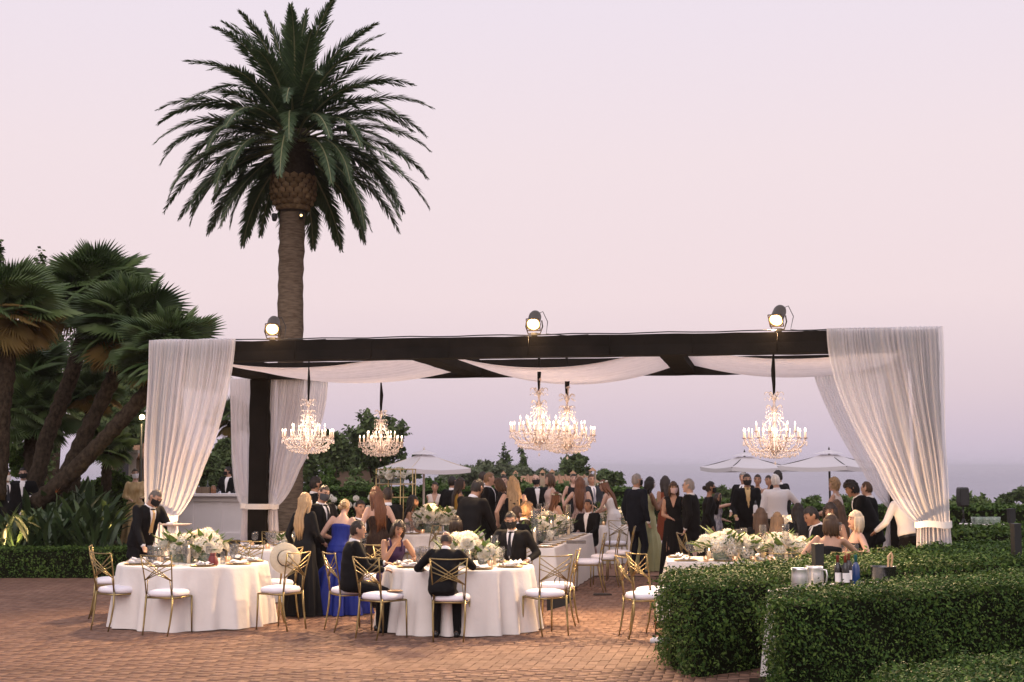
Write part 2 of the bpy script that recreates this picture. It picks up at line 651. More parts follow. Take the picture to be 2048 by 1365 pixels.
hedge('large dark green hedge mass running back from the brick floor to the hedge-side curtain',
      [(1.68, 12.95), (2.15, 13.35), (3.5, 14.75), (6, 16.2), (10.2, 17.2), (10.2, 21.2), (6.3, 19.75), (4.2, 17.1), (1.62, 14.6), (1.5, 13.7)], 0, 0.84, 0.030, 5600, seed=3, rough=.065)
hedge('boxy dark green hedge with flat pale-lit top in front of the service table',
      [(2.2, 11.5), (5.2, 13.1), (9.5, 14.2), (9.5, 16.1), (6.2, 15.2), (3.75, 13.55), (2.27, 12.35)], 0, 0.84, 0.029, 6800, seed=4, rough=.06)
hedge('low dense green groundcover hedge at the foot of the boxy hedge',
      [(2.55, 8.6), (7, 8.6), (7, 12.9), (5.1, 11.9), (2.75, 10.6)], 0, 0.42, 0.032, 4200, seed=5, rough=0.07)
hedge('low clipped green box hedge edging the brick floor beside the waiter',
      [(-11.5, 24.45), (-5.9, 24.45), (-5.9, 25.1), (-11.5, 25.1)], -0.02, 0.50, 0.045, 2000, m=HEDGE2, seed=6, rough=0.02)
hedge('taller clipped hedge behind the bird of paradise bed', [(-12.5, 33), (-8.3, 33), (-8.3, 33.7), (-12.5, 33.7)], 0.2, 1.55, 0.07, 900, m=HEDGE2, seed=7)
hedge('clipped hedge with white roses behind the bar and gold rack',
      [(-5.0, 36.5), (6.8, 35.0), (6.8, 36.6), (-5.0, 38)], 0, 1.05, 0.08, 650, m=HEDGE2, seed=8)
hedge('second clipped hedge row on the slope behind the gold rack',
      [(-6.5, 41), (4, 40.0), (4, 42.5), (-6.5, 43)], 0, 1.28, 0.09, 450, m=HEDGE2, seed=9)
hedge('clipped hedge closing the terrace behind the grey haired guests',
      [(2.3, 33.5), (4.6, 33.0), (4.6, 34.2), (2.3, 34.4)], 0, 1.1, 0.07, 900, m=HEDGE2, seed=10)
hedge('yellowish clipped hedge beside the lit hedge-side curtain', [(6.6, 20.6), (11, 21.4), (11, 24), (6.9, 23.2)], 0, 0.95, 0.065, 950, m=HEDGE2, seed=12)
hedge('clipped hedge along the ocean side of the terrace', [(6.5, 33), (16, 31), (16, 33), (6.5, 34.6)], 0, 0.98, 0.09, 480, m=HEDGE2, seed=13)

# ================================================================== PERGOLA
FL = Vector((GX(323, 21.4, 2.0), 21.4, 0))
PW, PD, BZ0, BZ1 = 11.45, 4.3, 3.565, 3.87
PROT = -AX
def pl2w(x, y, z=0):
    return FL + e1 * x + e2 * y + Vector((0, 0, z))
per = thing('pergola', 'large open pergola frame wrapped in black cloth carrying curtains and chandeliers', 'pergola', FL, PROT)
def cloth_beam(name, a, b, wid, z0, z1):
    a, b = Vector(a), Vector(b)
    d = (b - a)
    L = d.length
    d /= L
    nrm = Vector((-d.y, d.x, 0))
    n = max(6, int(L / 0.28))
    rings = []
    for i in range(n + 1):
        p = a + d * (L * i / n)
        j = lambda s: rng.gauss(0, s * .35)
        hw = wid / 2
        # rounded section, sagging a little between the truss chords
        ring = [p + nrm * (hw + j(.004)) + Vector((0, 0, z0 + j(.008))), p - nrm * (hw + j(.004)) + Vector((0, 0, z0 + j(.008))),
                p - nrm * (hw - .015 + j(.006)) + Vector((0, 0, (z0 + z1) / 2 + j(.02))),
                p - nrm * (hw + j(.004)) + Vector((0, 0, z1 + j(.009))), p + nrm * (hw + j(.004)) + Vector((0, 0, z1 + j(.009))),
                p + nrm * (hw - .015 + j(.006)) + Vector((0, 0, (z0 + z1) / 2 + j(.02)))]
        rings.append(ring)
    m = MB().loft(rings)
    return m.build(name, BLACKCLOTH, per, smooth=False)
hw = 0.17
cloth_beam('front_beam', (-hw, 0, 0), (PW + hw, 0, 0), 0.34, BZ0, BZ1)
cloth_beam('back_beam', (-hw, PD, 0), (PW + hw, PD, 0), 0.34, BZ0, BZ1)
cloth_beam('side_beam', (0, hw + .003, 0), (0, PD - hw - .003, 0), 0.34, BZ0 + .005, BZ1 - .005)
cloth_beam('side_beam', (PW, hw + .003, 0), (PW, PD - hw - .003, 0), 0.34, BZ0 + .005, BZ1 - .005)
for x in (4.05, 7.85):
    cloth_beam('cross_beam', (x, hw + .003, 0), (x, PD - hw - .003, 0), 0.34, BZ0 + .02, BZ1 - .01)
for x, y in ((0, 0), (PW, 0), (0, PD), (PW, PD)):
    rings = []
    for i in range(15):
        z = BZ0 * i / 14 - 0.004
        rings.append([Vector((x + sx * (.175 + rng.gauss(0, .005)), y + sy * (.175 + rng.gauss(0, .005)), z)) for sx, sy in ((-1, -1), (1, -1), (1, 1), (-1, 1))])
    MB().loft(rings).build('post', BLACKCLOTH, per, smooth=False)

_c = MB()
_c.tube([(0.5 + q * .35, -.08 + .05 * math.sin(q * 1.7), BZ1 + .02 + .012 * abs(math.sin(q * 2.3))) for q in range(31)], .009, 5)
_c.build('power_cable', BLACKMETAL, per)
for q in range(9):
    MB().tube([(1.0 + q * 1.2, -.178, BZ0 + .02), (1.0 + q * 1.2 + .004, -.181, BZ1 - .02)], .006, 5).build('cloth_seam', BLACKCLOTH, per)
CURTAIN = sheer('sheer_white_drape', (0.93, 0.895, 0.905), 0.86, 0.55)
CURTAINR = sheer('sheerer_white_drape', (0.93, 0.895, 0.91), 0.76, 0.58)
SWAG = sheer('ceiling_drape', (0.88, 0.78, 0.76), 0.97, 0.5)
BAND = mat('white_tie_band', (0.76, 0.71, 0.67), 0.8, bump=0.2, bscale=30)

def curtain(label, x0, x1, y, tx, tw, zt, ztop=BZ1 + 0.03, pleats=26, m=CURTAIN, seed=0, pw=1.9, dy=0.0, fl=0.42, wide=0.0, slab=0.12):
    """x0 = edge over the post, x1 = open edge; gathered at tx (half width tw) at height zt, flaring to the floor"""
    g = random.Random(seed)
    ph = [g.uniform(-0.9, 0.9) for _ in range(pleats * 4 + 8)]
    am = [g.uniform(0.25, 1.9) for _ in range(pleats * 4 + 8)]
    lean = [g.uniform(-1, 1) for _ in range(pleats * 4 + 8)]
    s_in = 1 if x1 > x0 else -1
    mb = MB()
    def f(u, v):
        k = pleats * min(1, max(0, u + .035 * math.sin(u * 11 + seed * 2.1) * math.sin(math.pi * u)))
        i = int(k)
        fr = k - i
        a = am[i] * (1 - fr) + am[i + 1] * fr
        p = ph[i] * (1 - fr) + ph[i + 1] * fr
        fine = math.sin(4 * math.pi * k + p * 2.2) * a * .6
        broad = math.sin(2 * math.pi * k * .62 + p * 1.1 + seed) * (.5 + .5 * a) + .25 * math.sin(2 * math.pi * k * 1.7 + p)
        mixv = min(1, v / .45)
        ripple = fine * (1 - .75 * mixv) + broad * (.25 + .75 * mixv)
        xt = x0 + (x1 - x0) * u
        if v < 0.70:
            t = v / 0.70
            z = ztop + (zt - ztop) * t
            prog = t ** (1.0 + (pw - 1) * u) if u > 0.02 else t
            xg = tx + s_in * tw * (2 * u - 1)
            x = xt + (xg - xt) * prog
            bulge = math.sin(math.pi * t) * 0.10 * wide
            # cloth sags a little below the tie before it is gathered
            z -= 0.16 * u * max(0, t - 0.72) / 0.28 * (1 - max(0, t - 0.72) / 0.28) * 2.2
            amp = 0.028 + 0.022 * math.sin(math.pi * min(1, t * 1.1)) - 0.028 * t ** 4
            x += 0.02 * math.sin(5 * t + u * 9 + seed) * math.sin(math.pi * t)
            yy = y + dy * t - bulge
        else:
            t = (v - 0.70) / 0.30
            z = zt * (1 - t) + 0.006
            xx = tx + s_in * (tw + (fl - tw) * t ** 0.8) * (2 * u - 1)
            x = xx
            amp = 0.022 + 0.03 * t
            yy = y + dy
        if v < 0.02:
            amp *= 0.6
        return Vector((x, min(yy - ripple * amp, yy + .035), z))
    mb.grid(pleats * 14, 46, f)
    o = mb.build('curtain', m)
    o.location = FL
    o.rotation_euler = (0, 0, PROT)
    tag(o, label, 'curtain', 'white drapes hung from the pergola')
    # hem folded over the top of the beam
    b = MB()
    b.grid(pleats * 3, 3, lambda u, v: Vector((x0 + (x1 - x0) * u, y + slab * 2.6 * v, ztop + 0.012 * math.sin(u * pleats * 9) + 0.012 * math.sin(math.pi * v))))
    b.build('top_hem', m, o)
    b = MB()
    n = 20
    rr = [[Vector((tx + (tw + .03) * math.cos(2 * math.pi * j / n), y + dy + (0.10) * math.sin(2 * math.pi * j / n), zt + h + .01 * math.sin(j))) for j in range(n)] for h in (-.045, -.02, .02, .045)]
    b.loft(rr, cap=False)
    b.build('tie_band', BAND, o)
    return o

cy = -0.235
curtain('sheer white curtain gathered beside the waiter, lit warm at its tie', -0.15, 1.27, cy, 0.11, 0.26, 1.17, seed=1, pleats=15)
curtain('sheer white curtain gathered beside the hedge, glowing warm at its tie', PW + 0.22, PW - 1.36, cy, PW + 0.02, 0.22, 1.16, seed=2, pleats=16, m=CURTAINR, fl=0.27)
curtain('narrow white drape hanging on the bar side of the inner post', -0.17, -0.62, PD - 0.05, -0.25, 0.09, 1.22, ztop=BZ0 + .02, seed=3, pleats=9, pw=4.0, fl=0.13)
curtain('white drape swept to the inner post beside the small chandelier', 0.18, 1.28, PD - 0.05, 0.24, 0.10, 1.22, ztop=BZ0 + .02, seed=4, pleats=12, fl=0.18)
curtain('pinkish back drape seen beyond the hedge-side front curtain', PW + 0.1, PW - 1.4, PD - 0.05, PW + 0.0, 0.14, 1.2, ztop=BZ0 + .02, seed=5, pleats=13, pw=1.35, m=CURTAINR)
# white band round the inner post
b = MB()
zz = 1.22
for s in (-.0,):
    b.loft([[Vector((x, PD + y, zz + h)) for x, y in ((-.215, -.2), (.215, -.2), (.215, .2), (-.215, .2))] for h in (-.05, .05)], cap=False)
o = b.build('tie_band', BAND, per)

def swag(label, xa, xb, sag, z0, seed):
    g = random.Random(seed)
    mb = MB()
    def f(u, v):
        x = xa + (xb - xa) * u
        s = 1 - (2 * u - 1) ** 2
        loc = 0.72 + 0.28 * math.cos(v * math.pi * 5.0 + seed)      # folds running across
        y = 0.2 + (PD - 0.45) * v
        return Vector((x, y + 0.05 * math.sin(u * 6 + v * 9), z0 - sag * s * (0.86 + 0.14 * loc) - 0.022 * s * math.sin(v * 60) - 0.03 * v * 0))
    mb.grid(36, 120, f)
    o = mb.build('ceiling_swag', SWAG)
    o.location = FL
    o.rotation_euler = (0, 0, PROT)
    return tag(o, label, 'drape', 'white cloth swags under the pergola roof')
swag('white cloth swag in the roof bay above the small chandeliers', 0.12, 3.92, 0.25, 3.71, 1)
swag('white cloth swag in the roof bay above the chandelier pair', 4.25, 7.68, 0.31, 3.71, 2)
swag('white cloth swag in the roof bay beside the hedge-side curtain', 8.02, PW - 0.1, 0.22, 3.71, 3)

# ---- stage lights on the front beam
CAN = mat('dark_lamp_can', (0.06, 0.045, 0.032), 0.45, spec=0.4, metal=0.2)
LENS = mat('lit_lens', (1, 0.8, 0.5), 0.3, emit=(1.0, 0.64, 0.26), es=3.2)
def stage_light(x, label, aim, power):
    p = pl2w(x, 0.0, BZ1 + 0.03)
    t = thing('stage_light', label, 'stage light', p, 0.0, 'stage lights on the front beam')
    d = (Vector(aim) - (p + Vector((0, 0, 0.25)))).normalized()
    M = d.to_track_quat('Z', 'Y').to_matrix()
    c = Vector((0, 0, 0.24))
    L = lambda r, z: [c + M @ Vector((r * math.cos(a), r * math.sin(a), z)) for a in [2 * math.pi * k / 20 for k in range(20)]]
    b = MB()
    b.loft([L(.05, -.22), L(.09, -.2), L(.105, -.14), L(.105, .12), L(.122, .125), L(.122, .15), L(.108, .15), L(.1, .13)], cap=False)
    b.add(L(.05, -.22), [tuple(range(20))])
    b.build('can', CAN, t, smooth=False)
    b = MB()
    b.add(L(.104, .128), [tuple(range(20))])
    b.build('lens', LENS, t, smooth=False)
    b = MB()
    sq = .14
    for k in range(4):
        a, a2 = k * math.pi / 2 + .78, (k + 1) * math.pi / 2 + .78
        b.tube([c + M @ Vector((sq * 1.1 * math.cos(a), sq * 1.1 * math.sin(a), .152)), c + M @ Vector((sq * 1.1 * math.cos(a2), sq * 1.1 * math.sin(a2), .152))], .009, 5)
    b.build('gel_frame', CAN, t)
    side = M @ Vector((1, 0, 0))
    side.z = 0
    side.normalize()
    b = MB()
    b.tube([c + side * .125, c + side * .14 - Vector((0, 0, .1)), side * .1 + Vector((0, 0, .02)), -side * .1 + Vector((0, 0, .02)), c - side * .14 - Vector((0, 0, .1)), c - side * .125], .011, 6)
    b.build('yoke', CAN, t)
    b = MB().box((0, 0, .0), (.1, .1, .07))
    b.build('clamp', BLACKMETAL, t, smooth=False)
    b = MB()
    back = c - M @ Vector((0, 0, .22))
    sd = Vector((1, 0, 0))
    b.tube([back, back + sd * .12 + Vector((0, 0, .05)), back + sd * .2 - Vector((0, 0, .12)), sd * .2 + Vector((0, 0, .02)), sd * .55 + Vector((0, .1, .0)), sd * .9 + Vector((0, .05, .012))], .007, 5)
    b.build('cable', BLACKMETAL, t)
    ld = bpy.data.lights.new('stage_light_beam', 'SPOT')
    ld.energy = power
    ld.color = (1.0, 0.66, 0.36)
    ld.spot_size = R(105)
    ld.spot_blend = 0.7
    ld.shadow_soft_size = 0.09
    lo = bpy.data.objects.new('stage_light_beam', ld)
    col.objects.link(lo)
    lo.parent = t
    lo.location = c + d * 0.2
    lo.rotation_euler = d.to_track_quat('-Z', 'Y').to_euler()
    t.scale = (.9,) * 3
    ld = bpy.data.lights.new('stage_light_spill', 'POINT')
    ld.energy = 9
    ld.color = (1.0, 0.6, 0.28)
    ld.shadow_soft_size = 0.06
    lo = bpy.data.objects.new('stage_light_spill', ld)
    col.objects.link(lo)
    lo.parent = t
    lo.location = c + d * 0.3
    return t
SPOT_W = 2000
stage_light(1.78, 'lit stage light on the beam in front of the palm trunk', (-3.3, 14.5, 0), SPOT_W * 0.8)
stage_light(5.86, 'lit stage light on the beam above the chandelier pair', (-0.6, 14.0, 0), SPOT_W)
stage_light(9.42, 'lit stage light with raised can on the beam near the hedge-side curtain', (1.2, 14.6, 0), SPOT_W * 1.1)

# ---- uplights hidden at the foot of the drapes
def uplight(p, label, e, col_=(1.0, 0.62, 0.32), aim=None):
    t = thing('uplight', label, 'uplight', p, 0, 'small uplights on the ground')
    b = MB().lathe([(.05, 0), (.06, .02), (.06, .1), (.05, .12)], 12)
    b.build('housing', BLACKMETAL, t)
    b = MB().lathe([(.045, .121), (.0449, .124)], 12)
    b.build('lens', LENS, t)
    ld = bpy.data.lights.new('uplight_glow', 'SPOT')
    ld.energy = e
    ld.color = col_
    ld.spot_size = R(100)
    ld.spot_blend = 1
    ld.shadow_soft_size = 0.06
    lo = bpy.data.objects.new('uplight_glow', ld)
    col.objects.link(lo)
    lo.parent = t
    lo.location = (0, 0, 0.16)
    lo.rotation_euler = (Vector(aim) - Vector(p)).to_track_quat('-Z', 'Y').to_euler() if aim is not None else (math.pi, 0, 0)
    return t
uplight(pl2w(0.9, -0.85), 'small uplight on the bricks at the foot of the waiter-side curtain', 330, aim=pl2w(0.1, -.2, 1.5))
uplight(pl2w(PW - 1.15, -0.75), 'small uplight at the foot of the hedge-side curtain', 400, aim=pl2w(PW - .05, -.2, 1.55))
uplight(pl2w(-0.5, PD - 0.5), 'small uplight at the foot of the narrow inner drape', 40)
uplight(pl2w(0.55, PD - 0.4), 'small uplight at the foot of the inner swept drape', 40)

# ================================================================== VEGETATION
PALMLEAF = mat('date_palm_leaflets', (0.045, 0.080, 0.034), 0.5, c2=(0.095, 0.14, 0.058), island=True, spec=0.4, trans=0.25)
RACHIS = mat('palm_rachis', (0.22, 0.22, 0.11), 0.5, spec=0.3)
PTRUNK = mat('date_palm_trunk', (0.10, 0.072, 0.05), 0.95, c2=(0.20, 0.15, 0.105), scale=5, bump=0.8, bscale=14, spec=0.05, stretch=(1, 1, 5))
BOSS = mat('cut_frond_bases', (0.13, 0.085, 0.045), 0.9, c2=(0.26, 0.18, 0.10), objrand=True, bump=0.4, bscale=30, spec=0.05)

def frond_meshes(L, th0, bend, nl, ll, seed):
    """pinnate frond: rises at th0 from vertical and arches outwards (+y)"""
    g = random.Random(seed)
    pts, P = [], Vector((0, 0, 0))
    n = 26
    for i in range(n + 1):
        s = i / n
        th = th0 + bend * s ** 1.4
        pts.append((P.copy(), Vector((0, math.sin(th), math.cos(th)))))
        P += pts[-1][1] * (L / n)
    rc = MB().tube([p for p, d in pts], [0.05 * (1 - 0.93 * (i / n) ** 0.7) + .004 for i in range(n + 1)], 5, flat=0.6)
    lf = MB()
    for k in range(nl):
        s = 0.10 + 0.9 * k / nl
        i = min(int(s * n), n - 1)
        fr = s * n - i
        p = pts[i][0].lerp(pts[i + 1][0], fr)
        d = pts[i][1]
        up = Vector((1, 0, 0)).cross(d)
        if up.z < 0 and abs(d.z) < 0.95:
            pass
        prof = min(1, s / 0.25) ** 0.6 * (1 - 0.78 * max(0, (s - 0.45) / 0.55) ** 1.5)
        for sd in (-1, 1):
            a = R(g.uniform(30, 48)) * (1 - 0.35 * s)
            lift = g.uniform(-0.15, 0.25)
            dirv = (d * math.cos(a) * 1.1 + Vector((sd, 0, 0)) * math.sin(a) * 1.25 + up * lift).normalized()
            le = ll * prof * g.uniform(0.85, 1.12)
            wv = d * 0.033
            mid = p + dirv * le * 0.5 + Vector((0, 0, -0.015))
            tip = p + dirv * le - Vector((0, 0, 0.10 * le))
            o = len(lf.v)
            lf.v += [tuple(p - wv * .6), tuple(p + wv * .6), tuple(mid + wv), tuple(tip), tuple(mid - wv)]
            lf.f += [(o, o + 1, o + 2, o + 4), (o + 4, o + 2, o + 3)]
    return rc.mesh('rachis', RACHIS), lf.mesh('leaflets', PALMLEAF, smooth=False)

def date_palm(loc, zc):
    t = thing('date_palm', 'tall date palm with full arching crown rising behind the pergola', 'palm tree', loc)
    pts = [Vector((0.0 + 0.03 * math.sin(z * .7), 0, z)) for z in np.linspace(0, zc - 0.6, 40)]
    rings = []
    for i, p in enumerate(pts):
        r = 0.335 + 0.012 * math.sin(i * 2.9) + rng.gauss(0, .006) + (0.12 * max(0, 1 - i / 5))
        rings.append([p + Vector((math.cos(a), math.sin(a), 0)) * (r + rng.gauss(0, .006)) for a in [2 * math.pi * k / 22 for k in range(22)]])
    MB().loft(rings).build('trunk', PTRUNK, t)
    # boss of cut frond bases
    b = MB().lathe([(.33, zc - 1.0), (.42, zc - .85), (.56, zc - .55), (.58, zc - .2), (.55, zc + .4), (.48, zc + .9), (.36, zc + 1.5), (.12, zc + 1.9)], 22)
    core = b.build('boss', mat('dark_palm_fibre', (.035, .026, .018), .95, c2=(.06, .045, .03), scale=14, bump=.6), t)
    sc_ = MB()
    sc_.add([(-.085, 0, -.05), (.085, 0, -.05), (.1, .035, .06), (0, .05, .12), (-.1, .035, .06), (0, .075, .0)], [(0, 1, 5), (1, 2, 5), (2, 3, 5), (3, 4, 5), (4, 0, 5)])
    sm = sc_.mesh('cut_base', BOSS, smooth=False)
    for r_ in range(7):
        z = zc - .88 + r_ * .13
        rad = [.40, .49, .55, .575, .575, .57, .565, .56, .555, .55, .54, .53][r_]
        for k in range(17):
            a = 2 * math.pi * (k + .5 * (r_ % 2)) / 17
            o = obj('cut_base', sm, core, (rad * math.sin(a) * .98, rad * math.cos(a) * .98, z), (0, 0, -a), 1.0)
    var = []
    for th, bd, L in ((4, 22, 3.2), (18, 44, 3.5), (36, 62, 3.65), (54, 70, 3.7), (72, 70, 3.7), (90, 64, 3.6), (108, 52, 3.3), (126, 38, 2.8)):
        for q in range(2):
            var.append((th, frond_meshes(L * (1 - .05 * q), R(th), R(bd * (1 + .25 * q)), 118, 0.54, th * 3 + q)))
    counts = [6, 10, 14, 17, 19, 19, 17, 13]
    ga = 0.0
    for ti, cnt in enumerate(counts):
        for k in range(cnt):
            th, (rc, lf) = var[ti * 2 + k % 2]
            a = 2 * math.pi * (k + rng.uniform(-.25, .25)) / cnt + ti * 1.3
            rad = [.08, .14, .22, .3, .38, .42, .42, .42][ti]
            z = zc + .62 + [.95, .85, .72, .58, .42, .25, .08, -.05][ti]
            if ti >= 6 and math.cos(a) < -.78:        # trimmed away in front, the cut bases show
                continue
            f = obj('frond', rc, t, (rad * math.sin(-a) * 1.0, rad * math.cos(-a), z), (rng.uniform(-.09, .09), rng.uniform(-.08, .08), a), rng.uniform(.9, 1.05))
            obj('leaflets', lf, f)
    # small lights strapped round the trunk
    return t
DPY = 36.0
dpl = W(582, 690, DPY)
zc = W(588, 350, DPY).z
date_palm((dpl.x, DPY, -0.05), zc)

def trunk_light(px, py, lit):
    p = W(px, py, DPY - 0.42)
    t = thing('floodlight', 'tiny lit floodlight strapped to the date palm trunk' if lit else 'small unlit black floodlight on the bar side of the date palm trunk', 'floodlight', p)
    MB().lathe([(.05, -.1), (.07, -.05), (.075, .08), (.06, .1)], 10).build('housing', BLACKMETAL, t)
    MB().ball((0, -.06, 0), .035, 8, 6).build('lens', LENS if lit else GLASS, t)
    MB().tube([(0, .1, 0), (.02, .3, .03)], .015, 5).build('bracket', BLACKMETAL, t)
trunk_light(603, 432, True)
trunk_light(549, 435, False)

# ---- fan palms
FANLEAF = mat('fan_palm_leaves', (0.058, 0.10, 0.034), 0.5, c2=(0.12, 0.175, 0.06), objrand=True, spec=0.3, trans=0.15)
FANOLD = mat('old_fan_leaves', (0.16, 0.11, 0.035), 0.6, c2=(0.22, 0.15, 0.05), objrand=True, spec=0.2, trans=0.2)
FTRUNK = mat('fan_palm_trunk', (0.022, 0.017, 0.012), 0.95, c2=(0.07, 0.052, 0.036), scale=16, bump=1.0, bscale=28, spec=0.05, stretch=(1, 1, 0.7))
def fan_mesh(seed, m, pet=0.55, rad=0.75, ns=34):
    g = random.Random(seed)
    b = MB()
    b.tube([(0, 0, 0), (0, pet * .6, .05), (0, pet, .04)], [.018, .012, .010], 5)
    c = Vector((0, pet, .04))
    span = R(250)
    for k in range(ns):
        a0 = -span / 2 + span * k / ns
        a1 = -span / 2 + span * (k + 1) / ns
        am = (a0 + a1) / 2
        rr = rad * (0.72 + 0.28 * math.cos(am * .55)) * g.uniform(.92, 1.05)
        dr = lambda a, r, z: c + Vector((math.sin(a) * r, math.cos(a) * r, z))
        droop = 0.10 + .12 * abs(am) / (span / 2)
        p0 = dr(a0, rr * .58, -.03 - .05 * abs(math.sin(am)))
        p1 = dr(a1, rr * .58, -.03 - .05 * abs(math.sin(am)))
        pm = dr(am, rr * .58, .03 - .05 * abs(math.sin(am)))
        tip = dr(am + g.uniform(-.03, .03), rr, -droop * rr * 1.4)
        o = len(b.v)
        b.v += [tuple(c), tuple(p0), tuple(pm), tuple(p1), tuple(tip)]
        b.f += [(o, o + 1, o + 2), (o, o + 2, o + 3), (o + 1, o + 4, o + 2), (o + 2, o + 4, o + 3)]
    return b.mesh('frond', m, smooth=False)
FAN = [fan_mesh(i, FANLEAF) for i in range(4)]
FANO = [fan_mesh(9 + i, FANOLD, .5, .65) for i in range(2)]

def fan_palm(label, path, r0, r1, crown, n=60, spread=1.0, size=1.0, old=6, seed=0, group='leaning fan palms in the planting bed'):
    """path: trunk points (world); crown = centre"""
    g = random.Random(seed)
    base = Vector(path[0])
    t = thing('fan_palm', label, 'palm tree', base, 0, group)
    pts = []
    for i in range(len(path) - 1):
        for k in range(10):
            pts.append(Vector(path[i]).lerp(Vector(path[i + 1]), k / 10) - base)
    pts.append(Vector(path[-1]) - base)
    nn = len(pts)
    mb = MB()
    rad = [r0 + (r1 - r0) * i / nn + (0.012 if i % 2 else -0.012) + g.gauss(0, .008) for i in range(nn)]
    mb.tube(pts, rad, 14)
    mb.build('trunk', FTRUNK, t)
    c = Vector(crown) - base
    # stubs of old leaf bases close under the crown
    for k in range(n):
        q = (k + .5) / n
        el = R(88 - 135 * q + g.uniform(-8, 8))
        az = k * 2.39996 + g.uniform(-.2, .2)
        me = FANO[k % 2] if k >= n - old else FAN[k % 4]
        s = size * g.uniform(.85, 1.12) * (0.8 + 0.25 * math.sin(min(1, q * 1.6) * math.pi / 2))
        rot = Euler((el, g.uniform(-.35, .35), 0)).to_matrix()
        M = Matrix.Rotation(az, 3, 'Z') @ Matrix.Rotation(el, 3, 'X') @ Matrix.Rotation(g.uniform(-.5, .5), 3, 'Y')
        obj('frond', me, t, c + Vector((0, 0, g.uniform(-.12, .1))), M.to_euler(), s)
    return t

def PT(px, py, Y):
    return tuple(W(px, py, Y))
fan_palm('leaning fan palm whose crown is highest of the clump', [PT(62, 1010, 28), PT(92, 880, 28.2), PT(140, 760, 28.4), PT(176, 640, 28.6), PT(186, 600, 28.6)], .175, .13, PT(188, 590, 28.6), 70, size=1.0, seed=1)
fan_palm('leaning fan palm with thick trunk between its two leaning neighbours', [PT(110, 1000, 27.5), PT(165, 880, 27.4), PT(225, 760, 27.3), PT(262, 690, 27.2)], .175, .135, PT(262, 660, 27.2), 70, size=1.0, seed=2)
fan_palm('most steeply leaning fan palm reaching over behind the white curtain', [PT(70, 1010, 26.6), PT(150, 940, 26.5), PT(235, 850, 26.4), PT(320, 755, 26.3), PT(336, 730, 26.2)], .17, .135, PT(340, 716, 26.2), 64, size=.86, seed=3)
fan_palm('fan palm at the garden corner with drooping yellowed old fronds', [PT(-12, 1000, 25.8), PT(0, 820, 25.8), PT(15, 690, 25.8), PT(18, 660, 25.8)], .22, .16, PT(14, 630, 25.8), 60, size=.95, old=22, seed=4)
fan_palm('small bushy fan palm low behind the leaning trunks', [PT(60, 1000, 30), PT(62, 880, 30), PT(62, 770, 30)], .16, .12, PT(62, 760, 30), 42, size=.9, seed=5, old=0)
fan_palm('small fan palm half hidden low under the bushy one', [PT(62, 1000, 29), PT(60, 900, 29), PT(64, 840, 29)], .14, .11, PT(64, 835, 29), 36, size=.8, seed=6, old=0)
fan_palm('little fan palm with bright fronds under the steep leaning trunk', [PT(212, 1000, 31), PT(213, 940, 31), PT(214, 905, 31)], .12, .1, PT(214, 895, 31), 26, size=.55, seed=7, old=0)
fan_palm('slender palm trunk lit warm from below in the bed', [PT(140, 1010, 29.5), PT(150, 950, 29.5), PT(172, 880, 29.5), PT(185, 800, 29.5)], .15, .12, PT(188, 790, 29.5), 26, size=.6, seed=8, old=4)
uplight((W(141, 1012, 28.9).x, 28.9, .2), 'small garden uplight at the warm-lit palm trunk', 25, (1, .68, .25))
uplight((W(238, 1040, 26.4).x, 26.4, .2), 'small garden uplight glowing among the strap leaves', 60, (1.0, .82, .25))
uplight((W(30, 1000, 25.4).x, 25.4, .2), 'small garden uplight below the yellowed fan palm', 110, (1, .66, .28))
uplight((W(200, 1000, 27).x, 27.0, .2), 'small garden uplight between the leaning trunks', 45, (1, .72, .32))

# ---- strap leaved bed (bird of paradise)
STRAP = mat('strap_leaves', (0.03, 0.056, 0.024), 0.45, c2=(0.07, 0.11, 0.04), objrand=True, spec=0.4, trans=0.1)
def strap_mesh(seed, L=1.0):
    g = random.Random(seed)
    b = MB()
    n = 8
    rows = []
    bend = R(g.uniform(20, 60))
    P = Vector((0, 0, 0))
    th = R(6)
    for i in range(n + 1):
        s = i / n
        wd = .012 if s < .35 else .012 + .036 * math.sin(math.pi * min(1, (s - .35) / .65)) ** .8
        if i == n:
            wd = .004
        rows.append((P + Vector((-wd, 0, .03 * (wd > .02))), P.copy(), P + Vector((wd, 0, .03 * (wd > .02)))))
        th2 = th + bend * s ** 1.6
        P += Vector((0, math.sin(th2), math.cos(th2))) * (L / n)
    b.v = [tuple(p) for r_ in rows for p in r_]
    for i in range(n):
        for j in (0, 1):
            b.f.append((i * 3 + j, i * 3 + j + 1, i * 3 + j + 4, i * 3 + j + 3))
    return b.mesh('leaf', STRAP)
STR = [strap_mesh(i) for i in range(6)]
def strap_clump(x, y, z, n, h, seed, label):
    g = random.Random(seed)
    t = thing('strap_leaved_plant', label, 'plant', (x, y, z), 0, 'strap leaved plants in the garden bed')
    for k in range(n):
        az = g.uniform(0, 2 * math.pi)
        obj('leaf', STR[k % 6], t, (g.gauss(0, .12), g.gauss(0, .12), 0), (g.uniform(-.5, .05), g.uniform(-.3, .3), az), h * g.uniform(.6, 1.1))
    return t
k = 0
for row, (Y, h) in enumerate(((25.6, 1.0), (26.2, 1.15), (27.0, 1.3), (27.9, 1.4), (28.8, 1.45), (30.2, 1.5))):
    for i in range(13):
        px = 4 + i * 26 + (row % 2) * 13 + rng.uniform(-6, 6)
        if px > (285 if row < 2 else 195):
            continue
        strap_clump(GX(px, Y), Y, .18, 22, h * rng.uniform(.85, 1.15) * (.42 if px > 205 else 1), 50 + k, 'clump of dark green strap leaves in the bed behind the low hedge')
        k += 1
